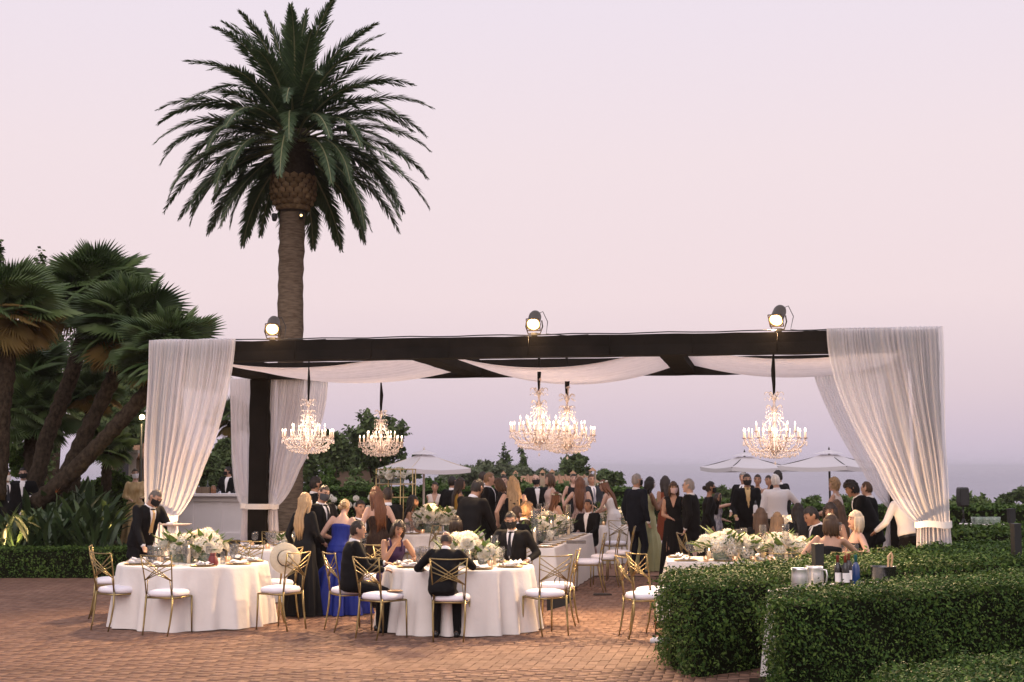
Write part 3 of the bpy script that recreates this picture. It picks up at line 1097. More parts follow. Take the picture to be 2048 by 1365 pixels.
# two orange blooms
for px, py in ((30, 995), (112, 985)):
    p = W(px, py, 26.4)
    t = thing('bird_of_paradise_flower', 'orange crane shaped bloom on tall stalk above the strap leaves', 'flower', (p.x, p.y, .19), 0, 'orange blooms in the bed')
    MB().tube([(0, 0, 0), (.02, 0, p.z - .25), (0, 0, p.z - .2)], .012, 5).build('stalk', STRAP, t)
    b = MB()
    for a in range(5):
        an = R(-20 + a * 32)
        b.add([(0, -.015, p.z - .2), (0, .015, p.z - .2), (.17 * math.cos(an), 0, p.z - .2 + .17 * math.sin(an) + .04)], [(0, 1, 2)])
    b.build('petals', mat('orange_petal', (.55, .2, .05), .6), t, smooth=False)

# ---- leafy trees and shrubs
def leafy(name, label, cat, base, blobs, leaf, n, m, seed, trunk=None, group=None, aspect=.6, shell=.55):
    """blobs: (dx,dy,dz,rx,ry,rz) relative to base"""
    g = np.random.default_rng(seed)
    t = thing(name, label, cat, base, 0, group)
    P, N = [], []
    vol = np.array([b[3] * b[4] + b[4] * b[5] + b[3] * b[5] for b in blobs])
    for b, k in zip(blobs, (vol / vol.sum() * n * 1.2).astype(int)):
        # break every lobe into clumps so the outline is uneven and lets the sky through
        ncl = max(8, k // 130)
        cd = g.normal(0, 1, (ncl, 3))
        cd /= np.linalg.norm(cd, axis=1, keepdims=True)
        cr_ = g.uniform(.55, 1.0, (ncl, 1))
        cl = cd * cr_
        which = g.integers(0, ncl, k)
        d = cl[which] + g.normal(0, .16, (k, 3))
        P.append(d * np.array(b[3:6]) + np.array(b[:3]))
        N.append(d + np.array([0, 0, .3]))
    o = obj('crown', leaf_mesh('crown', np.concatenate(P), np.concatenate(N), leaf * .76, m, aspect=aspect, jit=.7, seed=seed), t)
    tag(o, kind='stuff')
    if trunk:
        h, r = trunk
        mb = MB()
        mb.tube([(0, 0, -.3), (.03 * h, 0, h * .5), (0, 0, h)], [r * 1.25, r, r * .6], 8)
        for q in range(4):
            b = blobs[q % len(blobs)]
            mb.tube([(0, 0, h * .75), (b[0] * .5, b[1] * .5, (h + b[2]) * .55), (b[0] + (q - 1.5) * .3 * b[3], b[1], b[2])], [r * .5, r * .35, r * .12], 5)
        mb.build('trunk', BARK, t)
    return t
def blobs_px(px0, px1, py0, py1, Y, n, seed, base, flat=1.0):
    g = random.Random(seed)
    a, c = W(px0, py1, Y), W(px1, py0, Y)
    w_, h_ = c.x - a.x, c.z - a.z
    out = []
    for k in range(n):
        u, v = g.uniform(.2, .8), g.uniform(.25, .78)
        rx = w_ * g.uniform(.18, .3) if n > 1 else w_ / 2
        rz = h_ * g.uniform(.2, .3) if n > 1 else h_ / 2
        if n == 1:
            u = v = .5
        out.append((a.x + w_ * u - base[0], g.uniform(-.3, .3) * w_, a.z + h_ * v - base[2], rx, rx, rz * flat))
    return out
def bg_tree(label, px0, px1, py0, py1, Y, n, leaves, leaf, m=FARLEAF, seed=0, trunk=True, name='tree', group='trees behind the terrace', gz=None):
    pxm = (px0 + px1) / 2
    gz_ = terr(0, Y) if gz is None else gz
    base = (GX(pxm, Y, 0), Y, gz_)
    bl = blobs_px(px0, px1, py0, py1, Y, n, seed, base)
    top = W(pxm, py0, Y).z - gz_
    return leafy(name, label, 'tree', base, bl, leaf, leaves, m, seed, (top * .55, max(.08, top * .025)) if trunk else None, group)
bg_tree('dark conifer rising behind the highest fan palm', 60, 130, 512, 860, 46, 14, 7000, .22, seed=21, gz=.2)
bg_tree('dark tree at the garden corner behind the yellowed fan palm', -60, 20, 480, 860, 44, 12, 6000, .22, seed=22, gz=.2)
bg_tree('tall dark pine behind the leaning trunks', 110, 330, 610, 900, 48, 22, 9000, .22, seed=23, gz=.2)
bg_tree('thin topped dark pine by the curtain edge', 335, 372, 605, 800, 50, 8, 2500, .2, seed=24, gz=.2)
bg_tree('dark broad tree low behind the bushy fan palms', -20, 150, 690, 940, 40, 16, 8000, .2, seed=25, gz=.2)
bg_tree('dark tree filling behind the steep leaning trunk', 150, 300, 780, 905, 40, 12, 5000, .2, seed=26, gz=.2)
bg_tree('green leafy shrub beside the masked man in the garden', 0, 62, 885, 960, 30, 6, 4000, .09, m=HEDGE2, seed=27, gz=.2, trunk=False, name='shrub', group='garden shrubs')
bg_tree('bright green shrub below the small tiled house', 195, 262, 935, 985, 32, 6, 3500, .09, m=HEDGE2, seed=28, gz=.2, trunk=False, name='shrub', group='garden shrubs')
bg_tree('dark tree between the bar-side curtains', 420, 480, 868, 975, 60, 9, 3500, .28, seed=29)
bg_tree('dark leafy tree behind the bar and its bartender', 380, 450, 900, 985, 58, 8, 3500, .28, seed=46)
bg_tree('dark leafy tree behind the inner swept drape', 545, 640, 890, 985, 58, 10, 4000, .28, seed=47)
bg_tree('dark leafy tree behind the low tiled house', 225, 345, 855, 950, 55, 10, 4500, .26, seed=48, gz=.2)
bg_tree('dark broad tree behind the first small chandelier', 628, 705, 864, 955, 75, 14, 5000, .33, seed=30)
bg_tree('tall dark tree behind the second small chandelier', 690, 812, 832, 950, 80, 18, 7000, .35, seed=31)
bg_tree('low dark tree beside the white parasol', 800, 850, 905, 955, 85, 7, 2500, .35, seed=32)
for i, (a, b, t0) in enumerate(((860, 940, 938), (900, 970, 930), (940, 1005, 921), (975, 1040, 926), (1015, 1085, 928), (1060, 1125, 934), (1090, 1150, 940))):
    bg_tree('soft grey-green olive tree in the row beyond the lawn', a, b, t0, 985, 95 + i * 3, 9, 3600, .33, m=OLIVE, seed=33 + i)
bg_tree('round dark tree beyond the tiled chimneys', 1120, 1187, 912, 975, 100, 10, 4500, .36, seed=40)
bg_tree('smaller round dark tree next to the grey haired man', 1193, 1250, 940, 985, 90, 8, 3500, .33, seed=41)
bg_tree('far dark tree on the coast beyond the speaker', 1995, 2030, 988, 1012, 90, 5, 1800, .3, seed=42)
bg_tree('far dark tree at the end of the coast', 2025, 2080, 975, 1015, 88, 5, 2000, .3, seed=43)
bg_tree('far green tree seen between the gentleman and the woman on the phone', 1425, 1450, 968, 1010, 80, 4, 1500, .3, seed=44)
bg_tree('far low tree seen past the woman in black', 1455, 1482, 980, 1010, 80, 4, 1500, .3, seed=45)
for px, t0, b0 in ((1010, 905, 950), (1045, 907, 950)):
    Y = 110
    base = (GX(px, Y), Y, terr(0, Y))
    top = W(px, t0, Y).z - base[2]
    bl = [(0, 0, top * q, .62 * (1 - (abs(q - .45) * 1.35) ** 2) + .05, .6, top * .11) for q in (.1, .2, .3, .4, .5, .6, .7, .8, .88, .95)]
    leafy('cypress', 'slender dark cypress standing up from the olive trees', 'tree', base, bl, .3, 2600, FARLEAF, int(px), (top * .4, .12), 'pair of cypresses')
# ocean-side shrubs and slope plants
def bush(px0, px1, py0, Y, m, seed, label, n=6, leaves=2600, leaf=.12):
    base = (GX((px0 + px1) / 2, Y), Y, -.05)
    bl = blobs_px(px0, px1, py0, W(px0, 1040, Y) and 1045, Y, n, seed, base)
    return leafy('shrub', label, 'shrub', base, bl, leaf, leaves, m, seed, None, 'shrubs round the terrace')
GRASSY = mat('slope_shrub_leaves', (0.075, 0.125, 0.042), 0.7, c2=(0.16, 0.215, 0.08), island=True, spec=0.15, trans=0.15)
sd = 60
for a, b, t0, Y in ((625, 700, 938, 52), (680, 760, 945, 50), (740, 820, 948, 54), (800, 880, 945, 52), (850, 930, 950, 50), (910, 1000, 952, 56), (980, 1060, 955, 54), (1040, 1120, 962, 52), (1100, 1180, 962, 50), (1160, 1235, 968, 50), (1215, 1262, 975, 48)):
    bush(a, b, t0, Y, GRASSY if sd % 3 else HEDGE2, sd, 'loose green shrub on the slope behind the clipped hedges', 8, 2800, .17)
    sd += 1
for a, b, t0, Y in ((1255, 1330, 1000, 46), (1400, 1480, 1000, 46), (1590, 1650, 992, 44), (1635, 1700, 985, 44), (1690, 1770, 988, 44), (1880, 1950, 995, 40), (1930, 1990, 990, 40), (1975, 2040, 1000, 38), (2010, 2090, 1000, 40), (1900, 1960, 985, 47), (1960, 2020, 996, 47)):
    bush(a, b, t0, Y, GRASSY, sd, 'feathery green shrub along the ocean edge of the terrace', 7, 2600, .13)
    sd += 1

# tiny far palm seen between the curtains
p = (GX(461, 75), 75, 0)
fan_palm('tiny far fan palm seen between the bar-side curtains', [(p[0], 75, 0), PT(461, 900, 75), PT(461, 845, 75)], .2, .14, PT(461, 838, 75), 26, size=1.15, seed=12, old=5, group='far palm')

# ================================================================== BUILDINGS AND FURNITURE OF THE GARDEN
TILE = mat('terracotta_tiles', (0.30, 0.16, 0.09), 0.85, c2=(0.42, 0.25, 0.15), scale=4, spec=0.1)
STUCCO = mat('ochre_stucco', (0.34, 0.25, 0.17), 0.9, c2=(0.42, 0.32, 0.23), scale=2, spec=0.1)
DARKWIN = mat('dark_window_glass', (0.03, 0.032, 0.035), 0.15, spec=0.6)
STONE = mat('pale_stone', (0.42, 0.36, 0.29), 0.85, c2=(0.5, 0.44, 0.37), scale=5)
def house(label, x0, x1, Y, z0, zw, depth, wins, roof_h=.8, over=.35, TILE=TILE, STUCCO=STUCCO):
    t = thing('tiled_house', label, 'house', ((x0 + x1) / 2, Y, z0), 0, 'tiled houses behind the garden')
    w_ = x1 - x0
    MB().box((0, depth / 2, (zw - z0) / 2), (w_, depth, zw - z0)).build('wall', STUCCO, t, smooth=False)
    h = zw - z0
    b = MB()
    a = w_ / 2 + over
    b.add([(-a, -over, h), (a, -over, h), (a, depth + over, h), (-a, depth + over, h), (-a * .8, depth / 2, h + roof_h), (a * .8, depth / 2, h + roof_h)],
          [(0, 1, 5, 4), (2, 3, 4, 5), (1, 2, 5), (3, 0, 4), (3, 2, 1, 0)])
    rf = b.build('roof', TILE, t, smooth=False)
    n = int(w_ / .28)
    rt = MB()
    rt.tube([(0, 0, 0), (0, depth / 2 + over, roof_h)], .07, 6)
    me = rt.mesh('ridge_tile', TILE)
    for k in range(n):
        x = -a * .95 + 2 * a * .95 * k / n
        s = 1 if abs(x) < a * .78 else .35
        obj('tile_row', me, rf, (x, -over, h + .02), None, (1, s, s))
    for (wx, wz, ww, wh) in wins:
        MB().box((wx, -.02, wz), (ww, .06, wh)).build('window', DARKWIN, t, smooth=False)
        MB().box((wx, -.05, wz - wh / 2 - .05), (ww + .2, .12, .1)).build('sill', STONE, t, smooth=False)
    return t
a, b_ = W(215, 900, 42), W(325, 900, 42)
house('low tiled house with columns behind the woman in the gold dress', a.x, b_.x, 42, .2, W(250, 918, 42).z, 4, [(-.25, 1.2, .5, 1.3), (.5, 1.2, .4, 1.3)], .45, .3)
for px in (265, 312):
    p = W(px, 930, 41.4)
    t = thing('stone_column', 'grey stone column in front of the low tiled house', 'column', (p.x, 41.4, .2), 0, 'columns of the low house')
    MB().lathe([(.16, 0), (.16, .08), (.12, .12), (.11, 2.0), (.15, 2.05), (.17, 2.15)], 12).build('shaft', STONE, t)
    MB().box((0, 0, 2.2), (.4, .4, .1)).build('capital', STONE, t, smooth=False)
a, b_ = W(655, 940, 92), W(765, 940, 92)
house('shade-darkened tiled house low under the tall dark trees', a.x, b_.x, 92, -3.5, W(700, 936, 92).z, 6, [(-.6, 1.0, .8, 1.0), (.8, 1.0, .7, .9)], .35, TILE=mat('tree_shaded_tiles', (.07, .042, .03), .9, c2=(.11, .07, .05), scale=4), STUCCO=mat('tree_shaded_stucco', (.11, .075, .05), .9, c2=(.15, .10, .07), scale=2))  # darker tiles and stucco: tree shade painted into their colours
a, b_ = W(1040, 960, 70), W(1192, 960, 70)
house('long terracotta tiled villa roof beyond the slope shrubs', a.x, b_.x, 70, -1.0, W(1100, 968, 70).z, 6, [(-1, .6, .5, .5), (.7, .6, .5, .5)], .38)
for i, (px, top, wpx) in enumerate(((1007, 942, 9), (1031, 941, 10), (1085, 939, 10), (1104, 938, 10), (1146, 941, 11), (1185, 935, 13))):
    Y = 69.0
    p, q = W(px, top, Y), W(px, 966, Y)
    wd = wpx * Y / FPX
    t = thing('chimney', 'terracotta capped chimney with arched openings on the villa roof', 'chimney', (p.x, Y, q.z - .8), 0, 'chimneys of the villa')
    h = p.z - q.z + .8
    MB().box((0, 0, h * .36), (wd, wd, h * .72)).build('stack', STUCCO, t, smooth=False)
    for s in (-1, 1):
        for s2 in (-1, 1):
            MB().box((s * wd * .4, s2 * wd * .4, h * .80), (wd * .18, wd * .18, h * .16)).build('pier', STUCCO, t, smooth=False)
    b = MB()
    b.add([(-wd * .62, -wd * .62, h * .88), (wd * .62, -wd * .62, h * .88), (wd * .62, wd * .62, h * .88), (-wd * .62, wd * .62, h * .88), (0, 0, h)], [(0, 1, 4), (1, 2, 4), (2, 3, 4), (3, 0, 4), (3, 2, 1, 0)])
    b.build('cap', TILE, t, smooth=False)

# ---- white bar
BY = 33.5
bl_, br_ = W(348, 1000, BY), W(530, 1000, BY)
zt_, zb_ = W(430, 988, BY).z, 0.2
bar = thing('bar_counter', 'long white panelled bar counter behind the waiter round table', 'bar', ((bl_.x + br_.x) / 2, BY, zb_), -AX)
bw_ = br_.x - bl_.x
H = zt_ - zb_
MB().box((0, .35, H / 2 - .03), (bw_, .6, H - .08)).build('front_panel', WHITEPAINT, bar, smooth=False)
MB().box((0, .3, H - .03), (bw_ + .12, .8, .06)).build('counter_top', WHITEPAINT, bar, smooth=False)
MB().box((0, .035, H - .16), (bw_ + .02, .05, .05)).build('moulding', WHITEPAINT, bar, smooth=False)
MB().box((0, .035, .08), (bw_ + .02, .05, .16)).build('skirting', WHITEPAINT, bar, smooth=False)
for s in (-1, 0, 1):
    MB().box((s * bw_ * .33, .042, H * .5), (bw_ * .04, .02, H * .62)).build('stile', WHITEPAINT, bar, smooth=False)
def on_bar(px, py0, py1, prof, m, name, label, cat):
    p, q = W(px, py1, BY + .35), W(px, py0, BY + .35)
    k = (q.z - p.z)
    z = zt_ + .001
    o = MB().lathe([(r * k, h_ * k) for r, h_ in prof], 12).build(name, m)
    o.location = (p.x, BY + .45 + .0, z)
    return tag(o, label, cat, 'things on the bar counter')
BOT = [(.12, 0), (.13, .03), (.13, .55), (.06, .72), (.045, .75), (.045, 1.0)]
on_bar(425, 972, 988, [(.3, 0), (.36, .1), (.36, .7), (.25, .8), (.3, .9), (.1, 1)], mat('amber_jar', (.2, .08, .03), .2, spec=.6), 'amber_jar', 'squat amber jar on the white bar counter', 'jar')
on_bar(413, 962, 988, BOT, mat('dark_bottle_glass', (.01, .014, .01), .1, spec=.7), 'bottle', 'dark bottle standing on the white bar counter', 'bottle')
on_bar(426, 955, 988, [(.3, 0), (.3, 1)], SHIRT, 'menu_card', 'white card standing on the bar counter', 'card') if False else None
on_bar(434, 980, 988, [(.5, 0), (.55, .9), (.5, 1)], GLASS, 'glass_bowl', 'small glass bowl on the white bar counter', 'bowl')
on_bar(467, 972, 988, BOT, GLASS, 'clear_bottle', 'clear bottle on the bar in front of the bartender', 'bottle')
on_bar(476, 970, 988, BOT, mat('dark_bottle_glass', (.01, .014, .01), .1), 'dark_bottle', 'dark bottle beside the clear bottle on the bar', 'bottle')
for k in range(3):
    o = MB().box((0, 0, .01), (.34, .22, .05)).build('box', mat('brown_box', (.10, .06, .04), .7, c2=(.2, .15, .1), scale=20), smooth=False)
    o.location = (GX(410, BY + .45, 1.2) - .05, BY + .5, zt_ + .017 + k * .052)
    tag(o, 'flat brown box stacked at the end of the bar counter', 'box', 'stacked boxes on the bar')

# ---- white parasols
CANVAS = mat('parasol_canvas', (0.74, 0.70, 0.72), 0.8, spec=0.1, trans=0.25)
def parasol(label, px, apex, rim, pl_, pr_, Y, pole_m, rz):
    c = W(px, apex, Y)
    zr = W(px, rim, Y).z
    wd = (pr_ - pl_) / FPX * Y / 2
    t = thing('parasol', label, 'parasol', (c.x, Y, 0), rz, 'white parasols beyond the pergola')
    MB().tube([(0, 0, 0), (0, 0, c.z)], .03, 8).build('pole', pole_m, t)
    MB().lathe([(.3, 0), (.3, .06), (.06, .08), (.05, .3)], 16).build('base', BLACKMETAL, t)
    n = 4
    r = wd * 1.08
    crn = [Vector((r * math.cos(a), r * math.sin(a), zr)) for a in [R(45 + 90 * k) for k in range(4)]]
    top = Vector((0, 0, c.z - .03))
    for k in range(4):
        a, b2 = crn[k], crn[(k + 1) % 4]
        mb = MB()
        N = 8
        def f(u, v):
            e = a.lerp(b2, u)
            p = top.lerp(e, .16 + .84 * v)
            p.z -= .05 * math.sin(math.pi * u) * v - .0 + .03 * math.sin(math.pi * v)
            return p
        mb.grid(N, 8, f)
        o = mb.build('canopy_panel', CANVAS, t)
        vb = MB()
        vb.grid(N, 1, lambda u, v: a.lerp(b2, u) + Vector((0, 0, -.05 * math.sin(math.pi * u) - .11 * v)))
        vb.build('valance', CANVAS, o)
        rb = MB().tube([top.lerp(a, .1) - Vector((0, 0, .03)), a - Vector((0, 0, .02))], .014, 5)
        rb.build('rib', pole_m, t)
    b = MB()
    b.add([tuple(top.lerp(c_, .3) + Vector((0, 0, .07))) for c_ in crn] + [(0, 0, c.z + .05)], [(0, 1, 4), (1, 2, 4), (2, 3, 4), (3, 0, 4)])
    b.build('vent_cap', CANVAS, t, smooth=False)
    MB().lathe([(.02, c.z), (.03, c.z + .05), (.005, c.z + .12)], 8).build('finial', pole_m, t)
WPOLE = mat('pale_pole', (0.6, 0.52, 0.44), 0.4)
DPOLE = mat('dark_pole', (0.05, 0.045, 0.04), 0.4)
parasol('white parasol on pale pole beside the gold rack', 848, 903, 937, 757, 935, 36, WPOLE, R(33))
parasol('white parasol on dark pole behind the waiter with the bottle', 1489, 908, 934, 1408, 1578, 38, DPOLE, R(20))
parasol('white parasol on dark pole beside the hedge-side curtain', 1658, 903, 932, 1565, 1760, 37, DPOLE, R(50))

# ---- gold rack with white flowers
RY = 32.0
a, b_ = W(752, 938, RY), W(832, 944, RY)
rk = thing('gold_rack', 'tall gold tube rack with white flowers on its top shelf', 'rack', ((a.x + b_.x) / 2, RY, 0), R(-6))
rw, rd, rh = (b_.x - a.x) * .92, .38, a.z
GT = mat('pale_gold_tube', (0.50, 0.36, 0.16), 0.4, metal=.6)
for i in range(4):
    for sy in (-1, 1):
        x = -rw / 2 + rw * i / 3
        MB().tube([(x, sy * rd / 2, 0), (x, sy * rd / 2, rh)], .013, 6).build('upright', GT, rk)
for zf in (.05, .36, .66, .82, 1.0):
    for sy in (-1, 1):
        MB().tube([(-rw / 2, sy * rd / 2, rh * zf - .01), (rw / 2, sy * rd / 2, rh * zf - .01)], .013, 6).build('rail', GT, rk)
    for sx in (-1, 1):
        MB().tube([(sx * rw / 2, -rd / 2, rh * zf - .01), (sx * rw / 2, rd / 2, rh * zf - .01)], .012, 6).build('rail', GT, rk)
MB().box((0, 0, rh * .82 + .008), (rw - .03, rd - .03, .012)).build('shelf', glass('shelf_glass', (.6, .6, .55), .6), rk, smooth=False)

# ---- garden lamps (lit globes)
def globe_lamp(px, py, Y, label, h):
    p = W(px, py, Y)
    t = thing('garden_lamp', label, 'lamp', (p.x, Y, .2), 0)
    MB().lathe([(.09, 0), (.1, .05), (.035, .12), (.03, p.z - .35)], 10).build('post', BLACKMETAL, t)
    MB().ball((0, 0, p.z - .2), h, 12, 8).build('globe', mat('lit_globe', (1, .8, .5), .4, emit=(1, .74, .36), es=14), t)
    MB().lathe([(h * .6, p.z - .2 - h * 1.2), (h * .8, p.z - .2 - h * .8)], 10).build('collar', BLACKMETAL, t)
    ld = bpy.data.lights.new('lamp_glow', 'POINT')
    ld.energy = 18
    ld.color = (1, .72, .35)
    ld.shadow_soft_size = h
    lo = bpy.data.objects.new('lamp_glow', ld)
    col.objects.link(lo)
    lo.parent = t
    lo.location = (0, -h * 1.5, p.z - .2)
globe_lamp(284, 835, 30.5, 'lit round garden lamp shining beside the edge of the white curtain', .06)
globe_lamp(57, 876, 31, 'lit round garden lamp low between the palm trunks', .065)
globe_lamp(70, 875, 33, 'dim second lit garden lamp behind the first between the trunks', .05)

# ---- loudspeaker on pole, black bollard lights
p = W(1925, 975, 30)
t = thing('loudspeaker', 'black loudspeaker on a pole standing in the ocean-side shrubs', 'loudspeaker', (p.x, 30, 0))
zs = p.z
q = W(1925, 1014, 30).z
rings = []
for z, s in ((q, .8), (q + .03, .92), (q + .1, 1), (zs - .1, 1), (zs - .03, .95), (zs, .8)):
    rings.append([Vector((x * s, y * s, z)) for x, y in ((-.1, -.13), (.1, -.13), (.11, .1), (.06, .13), (-.06, .13), (-.11, .1))])
MB().loft(rings).build('cabinet', BLACKMETAL, t, smooth=False)
MB().box((0, -.135, (q + zs) / 2), (.17, .012, (zs - q) * .82)).build('grille', mat('speaker_grille', (.03, .03, .03), .6, bump=.5, bscale=150), t, smooth=False)
MB().tube([(0, 0, .8), (0, 0, q)], .02, 8).build('pole', BLACKMETAL, t)
for k in range(3):
    a = 2 * math.pi * k / 3
    MB().tube([(0, 0, .85), (.4 * math.cos(a), .4 * math.sin(a), 0.01)], .014, 6).build('leg', BLACKMETAL, t)
for i, (px, top, Y) in enumerate(((1635, 1088, 14.05), (2031, 1048, 16.6), (2022, 1018, 27.0))):
    p = W(px, top, Y)
    wd = .046 if Y < 20 else .06
    t = thing('bollard_light', ['square black bollard light standing beside the silver pitchers', 'square black bollard light rising from the large hedge', 'far square black bollard light by the ocean-side table'][i], 'bollard', (p.x, Y, 0), R(12), 'black garden bollards')
    MB().box((0, 0, p.z / 2), (wd * 2, wd * 2, p.z)).build('shaft', BLACKMETAL, t, smooth=False)
    MB().box((0, 0, p.z - .012), (wd * 2.1, wd * 2.1, .03)).build('cap', BLACKMETAL, t, smooth=False)

# ================================================================== CHAIRS
def chair_proto():
    t = thing('banquet_chair', 'x', 'chair', (0, 0, 0), 0, 'gold banquet chairs with white cushions')
    b = MB()
    n = 28
    def sq(r, z, p=3.2):
        ring = []
        for k in range(n):
            a = 2 * math.pi * k / n
            c, s_ = math.cos(a), math.sin(a)
            d = (abs(c) ** p + abs(s_) ** p) ** (-1 / p)
            ring.append(Vector((c * d * r, s_ * d * r * 1.0, z)))
        return ring
    b.loft([sq(.17, .438), sq(.202, .442), sq(.214, .460), sq(.214, .480), sq(.200, .503), sq(.15, .516), sq(.06, .520)])
    b.build('seat_cushion', CUSHION, t)
    b = MB()
    P = [(-.19, -.19), (.19, -.19), (.19, .19), (-.19, .19)]
    for k in range(4):
        p, q = P[k], P[(k + 1) % 4]
        b.tube([(p[0], p[1], .428), (q[0], q[1], .428)], .011, 6)
    b.build('seat_frame', GOLD, t)
    for sx in (-1, 1):
        MB().tube([(sx * .19, .19, .43), (sx * .192, .195, .2), (sx * .194, .20, 0)], [.0125, .0115, .009], 7).build('leg', GOLD, t)
        MB().tube([(sx * .175, -.195, .46), (sx * .182, -.205, .3), (sx * .175, -.235, .12), (sx * .168, -.265, 0)], [.013, .0125, .011, .009], 7).build('leg', GOLD, t)
        MB().tube([(sx * .175, -.197, .45), (sx * .183, -.214, .60), (sx * .195, -.245, .76), (sx * .212, -.282, .925)], .0085, 6).build('back_post', GOLD, t)
        MB().tube([(sx * .165, -.197, .47), (sx * .158, -.206, .56), (sx * .150, -.216, .635)], .006, 5).build('strut', GOLD, t)
        for zt in (.912, .838, .775):
            yy = lambda z: -.197 - .085 * max(0, (z - .45) / .47) ** 1.25
            x1 = .183 + .03 * (zt - .6) / .32
            MB().tube([(-sx * .183, yy(.63) + .002 * sx, .63), (-sx * .02, yy(.63 + (zt - .63) * .48) - .012 + .002 * sx, .63 + (zt - .63) * .45), (sx * x1, yy(zt), zt)], .0062, 5).build('back_bar', GOLD, t)
    MB().tube([(-.212, -.282, .925), (-.1, -.292, .918), (0, -.295, .915), (.1, -.292, .918), (.212, -.282, .925)], .0075, 6).build('top_rail', GOLD, t)
    return t
CH0 = chair_proto()
CHUSED = [False]
def chair(px, Y, rz, label, dx=0.0):
    x = GX(px, Y) + dx
    c = CH0 if not CHUSED[0] else copy_tree(CH0)
    CHUSED[0] = True
    c['label'] = label
    c.location = (x, Y, 0)
    c.rotation_euler = (0, 0, R(rz))
    return c

chair(236, 16.85, -38, 'empty gold chair turned towards the waiter round table, on its garden hedge side')
chair(222, 18.15, -78, 'empty gold chair half hidden on the hedge side of the waiter round table')
chair(336, 16.4, -20, 'empty gold chair pulled up square in front of the waiter round table')
HATCH = chair(560, 16.85, 58, 'gold chair with a straw hat hung on its back')
chair(548, 17.75, 66, 'gold chair tucked in just behind the chair with the hat')
chair(482, 18.95, 168, 'dark looking gold chair on the far side of the waiter round table')
chair(450, 19.1, 150, 'gold chair angled on the far side of the waiter round table')
chair(541, 21.75, 178, 'gold chair facing out in front of the black inner post')
chair(592, 20.3, 40, 'gold chair half behind the hat chair at the small back table')
chair(700, 16.75, -62, 'gold chair carrying the seated man with grey temples')
chair(765, 16.0, -40, 'empty gold chair with a tan clutch on its cushion')
chair(902, 15.85, -4, 'gold chair carrying the balding man at the centre round table')
chair(1090, 16.35, 26, 'empty gold chair beside the cloth of the centre round table, next to the bag chair')
BAGCH = chair(1112, 17.35, 80, 'gold chair with a black handbag hanging from its back')
chair(793, 17.95, -150, 'gold chair carrying the woman in the purple dress')
chair(1030, 18.6, 168, 'gold chair carrying the masked young man at the centre round table')
chair(752, 18.7, -12, 'gold chair turned away between the seated couple and the standing women')
chair(1176, 21.75, 80, 'empty gold chair first along the side of the long table')
chair(1208, 22.85, 80, 'empty gold chair second along the side of the long table')
chair(1238, 24.0, 82, 'empty gold chair third along the side of the long table')
chair(1291, 16.05, -75, 'gold chair at the end of the large hedge, fully in view on the bricks')
chair(1312, 16.7, -60, 'gold chair half hidden by the end of the large hedge')
chair(1231, 26.9, 12, 'gold chair turned away at the peach lit round table')
chair(1222, 30.3, 178, 'gold chair on the far side of the peach lit round table')
chair(1345, 27.2, 95, 'gold chair behind the woman in the rust dress')
chair(842, 24.45, 74, 'gold chair in side view at the middle back table')
chair(800, 24.7, -42, 'gold chair at the middle back table beside the seated girl')
chair(905, 26.4, 165, 'gold chair carrying the boy at the middle back table')
chair(1398, 21.6, -78, 'gold chair in side view behind the gentleman with grey hair')
chair(1428, 21.9, 10, 'gold chair turned away behind the cream flowers')
chair(1462, 23.2, 5, 'bright gold chair turned away behind the glass cylinders')
chair(1562, 16.85, -4, 'empty gold chair turned away between the flower bowls and the hedge')
chair(1672, 17.05, 18, 'gold chair carrying the bare backed woman drinking')
chair(1722, 17.9, 62, 'gold chair carrying the blonde woman')
chair(1520, 19.75, 0, 'gold chair carrying the dark haired woman turned away')
chair(1556, 19.45, -8, 'gold chair carrying the light brown haired woman turned away')
chair(1632, 19.3, 110, 'gold chair carrying the man in white shirt looking down')

# ================================================================== TABLES
TWOOD = mat('table_plywood', (0.25, 0.17, 0.1), 0.6)
def round_table(px, Y, r, label_t, label_c, seed, h=.75, name='round_table'):
    c = Vector((GX(px, Y, h), Y, 0))
    t = thing(name, label_t, 'table', c, 0, 'tables under white cloths')
    MB().lathe([(r - .02, h - .03), (r - .02, h - .006)], 40).build('tabletop', TWOOD, t)
    for k in range(4):
        a = R(45 + 90 * k)
        MB().tube([(r * .6 * math.cos(a), r * .6 * math.sin(a), h - .03), (r * .7 * math.cos(a), r * .7 * math.sin(a), 0)], .016, 6).build('leg', BLACKMETAL, t)
    g = random.Random(seed)
    N = 168
    k1 = [g.randint(15, 21), g.randint(24, 30), g.randint(7, 10)]
    ph = [g.uniform(0, 6.28) for _ in range(3)]
    mb = MB()
    rows = [('t', 0.0), ('t', .5), ('t', .93), ('t', .99)] + [('s', q) for q in (.02, .06, .14, .24, .36, .48, .6, .72, .84, .94, 1.0)]
    V = []
    for typ, q in rows:
        ring = []
        for j in range(N):
            a = 2 * math.pi * j / N
            f = math.sin(k1[0] * a + ph[0]) * .6 + math.sin(k1[1] * a + ph[1]) * .3 + math.sin(k1[2] * a + ph[2]) * .45
            sharp = math.copysign(abs(f) ** .8, f)
            if typ == 't':
                rr, z = max(r * q, .002), h
            else:
                rr = r + .005 + q * .085 + sharp * .062 * q ** .6
                z = (h - .006) * (1 - q) + .008 + .006 * math.sin(5 * a + seed)
            ring.append(Vector((rr * math.cos(a), rr * math.sin(a), z)))
        V.append(ring)
    mb.loft(V, cap=False)
    o = mb.build('tablecloth', WHITECLOTH)
    o.location = c
    o.rotation_euler = (0, 0, g.uniform(0, 6))
    tag(o, label_c, 'tablecloth', 'floor length white tablecloths')
    return c
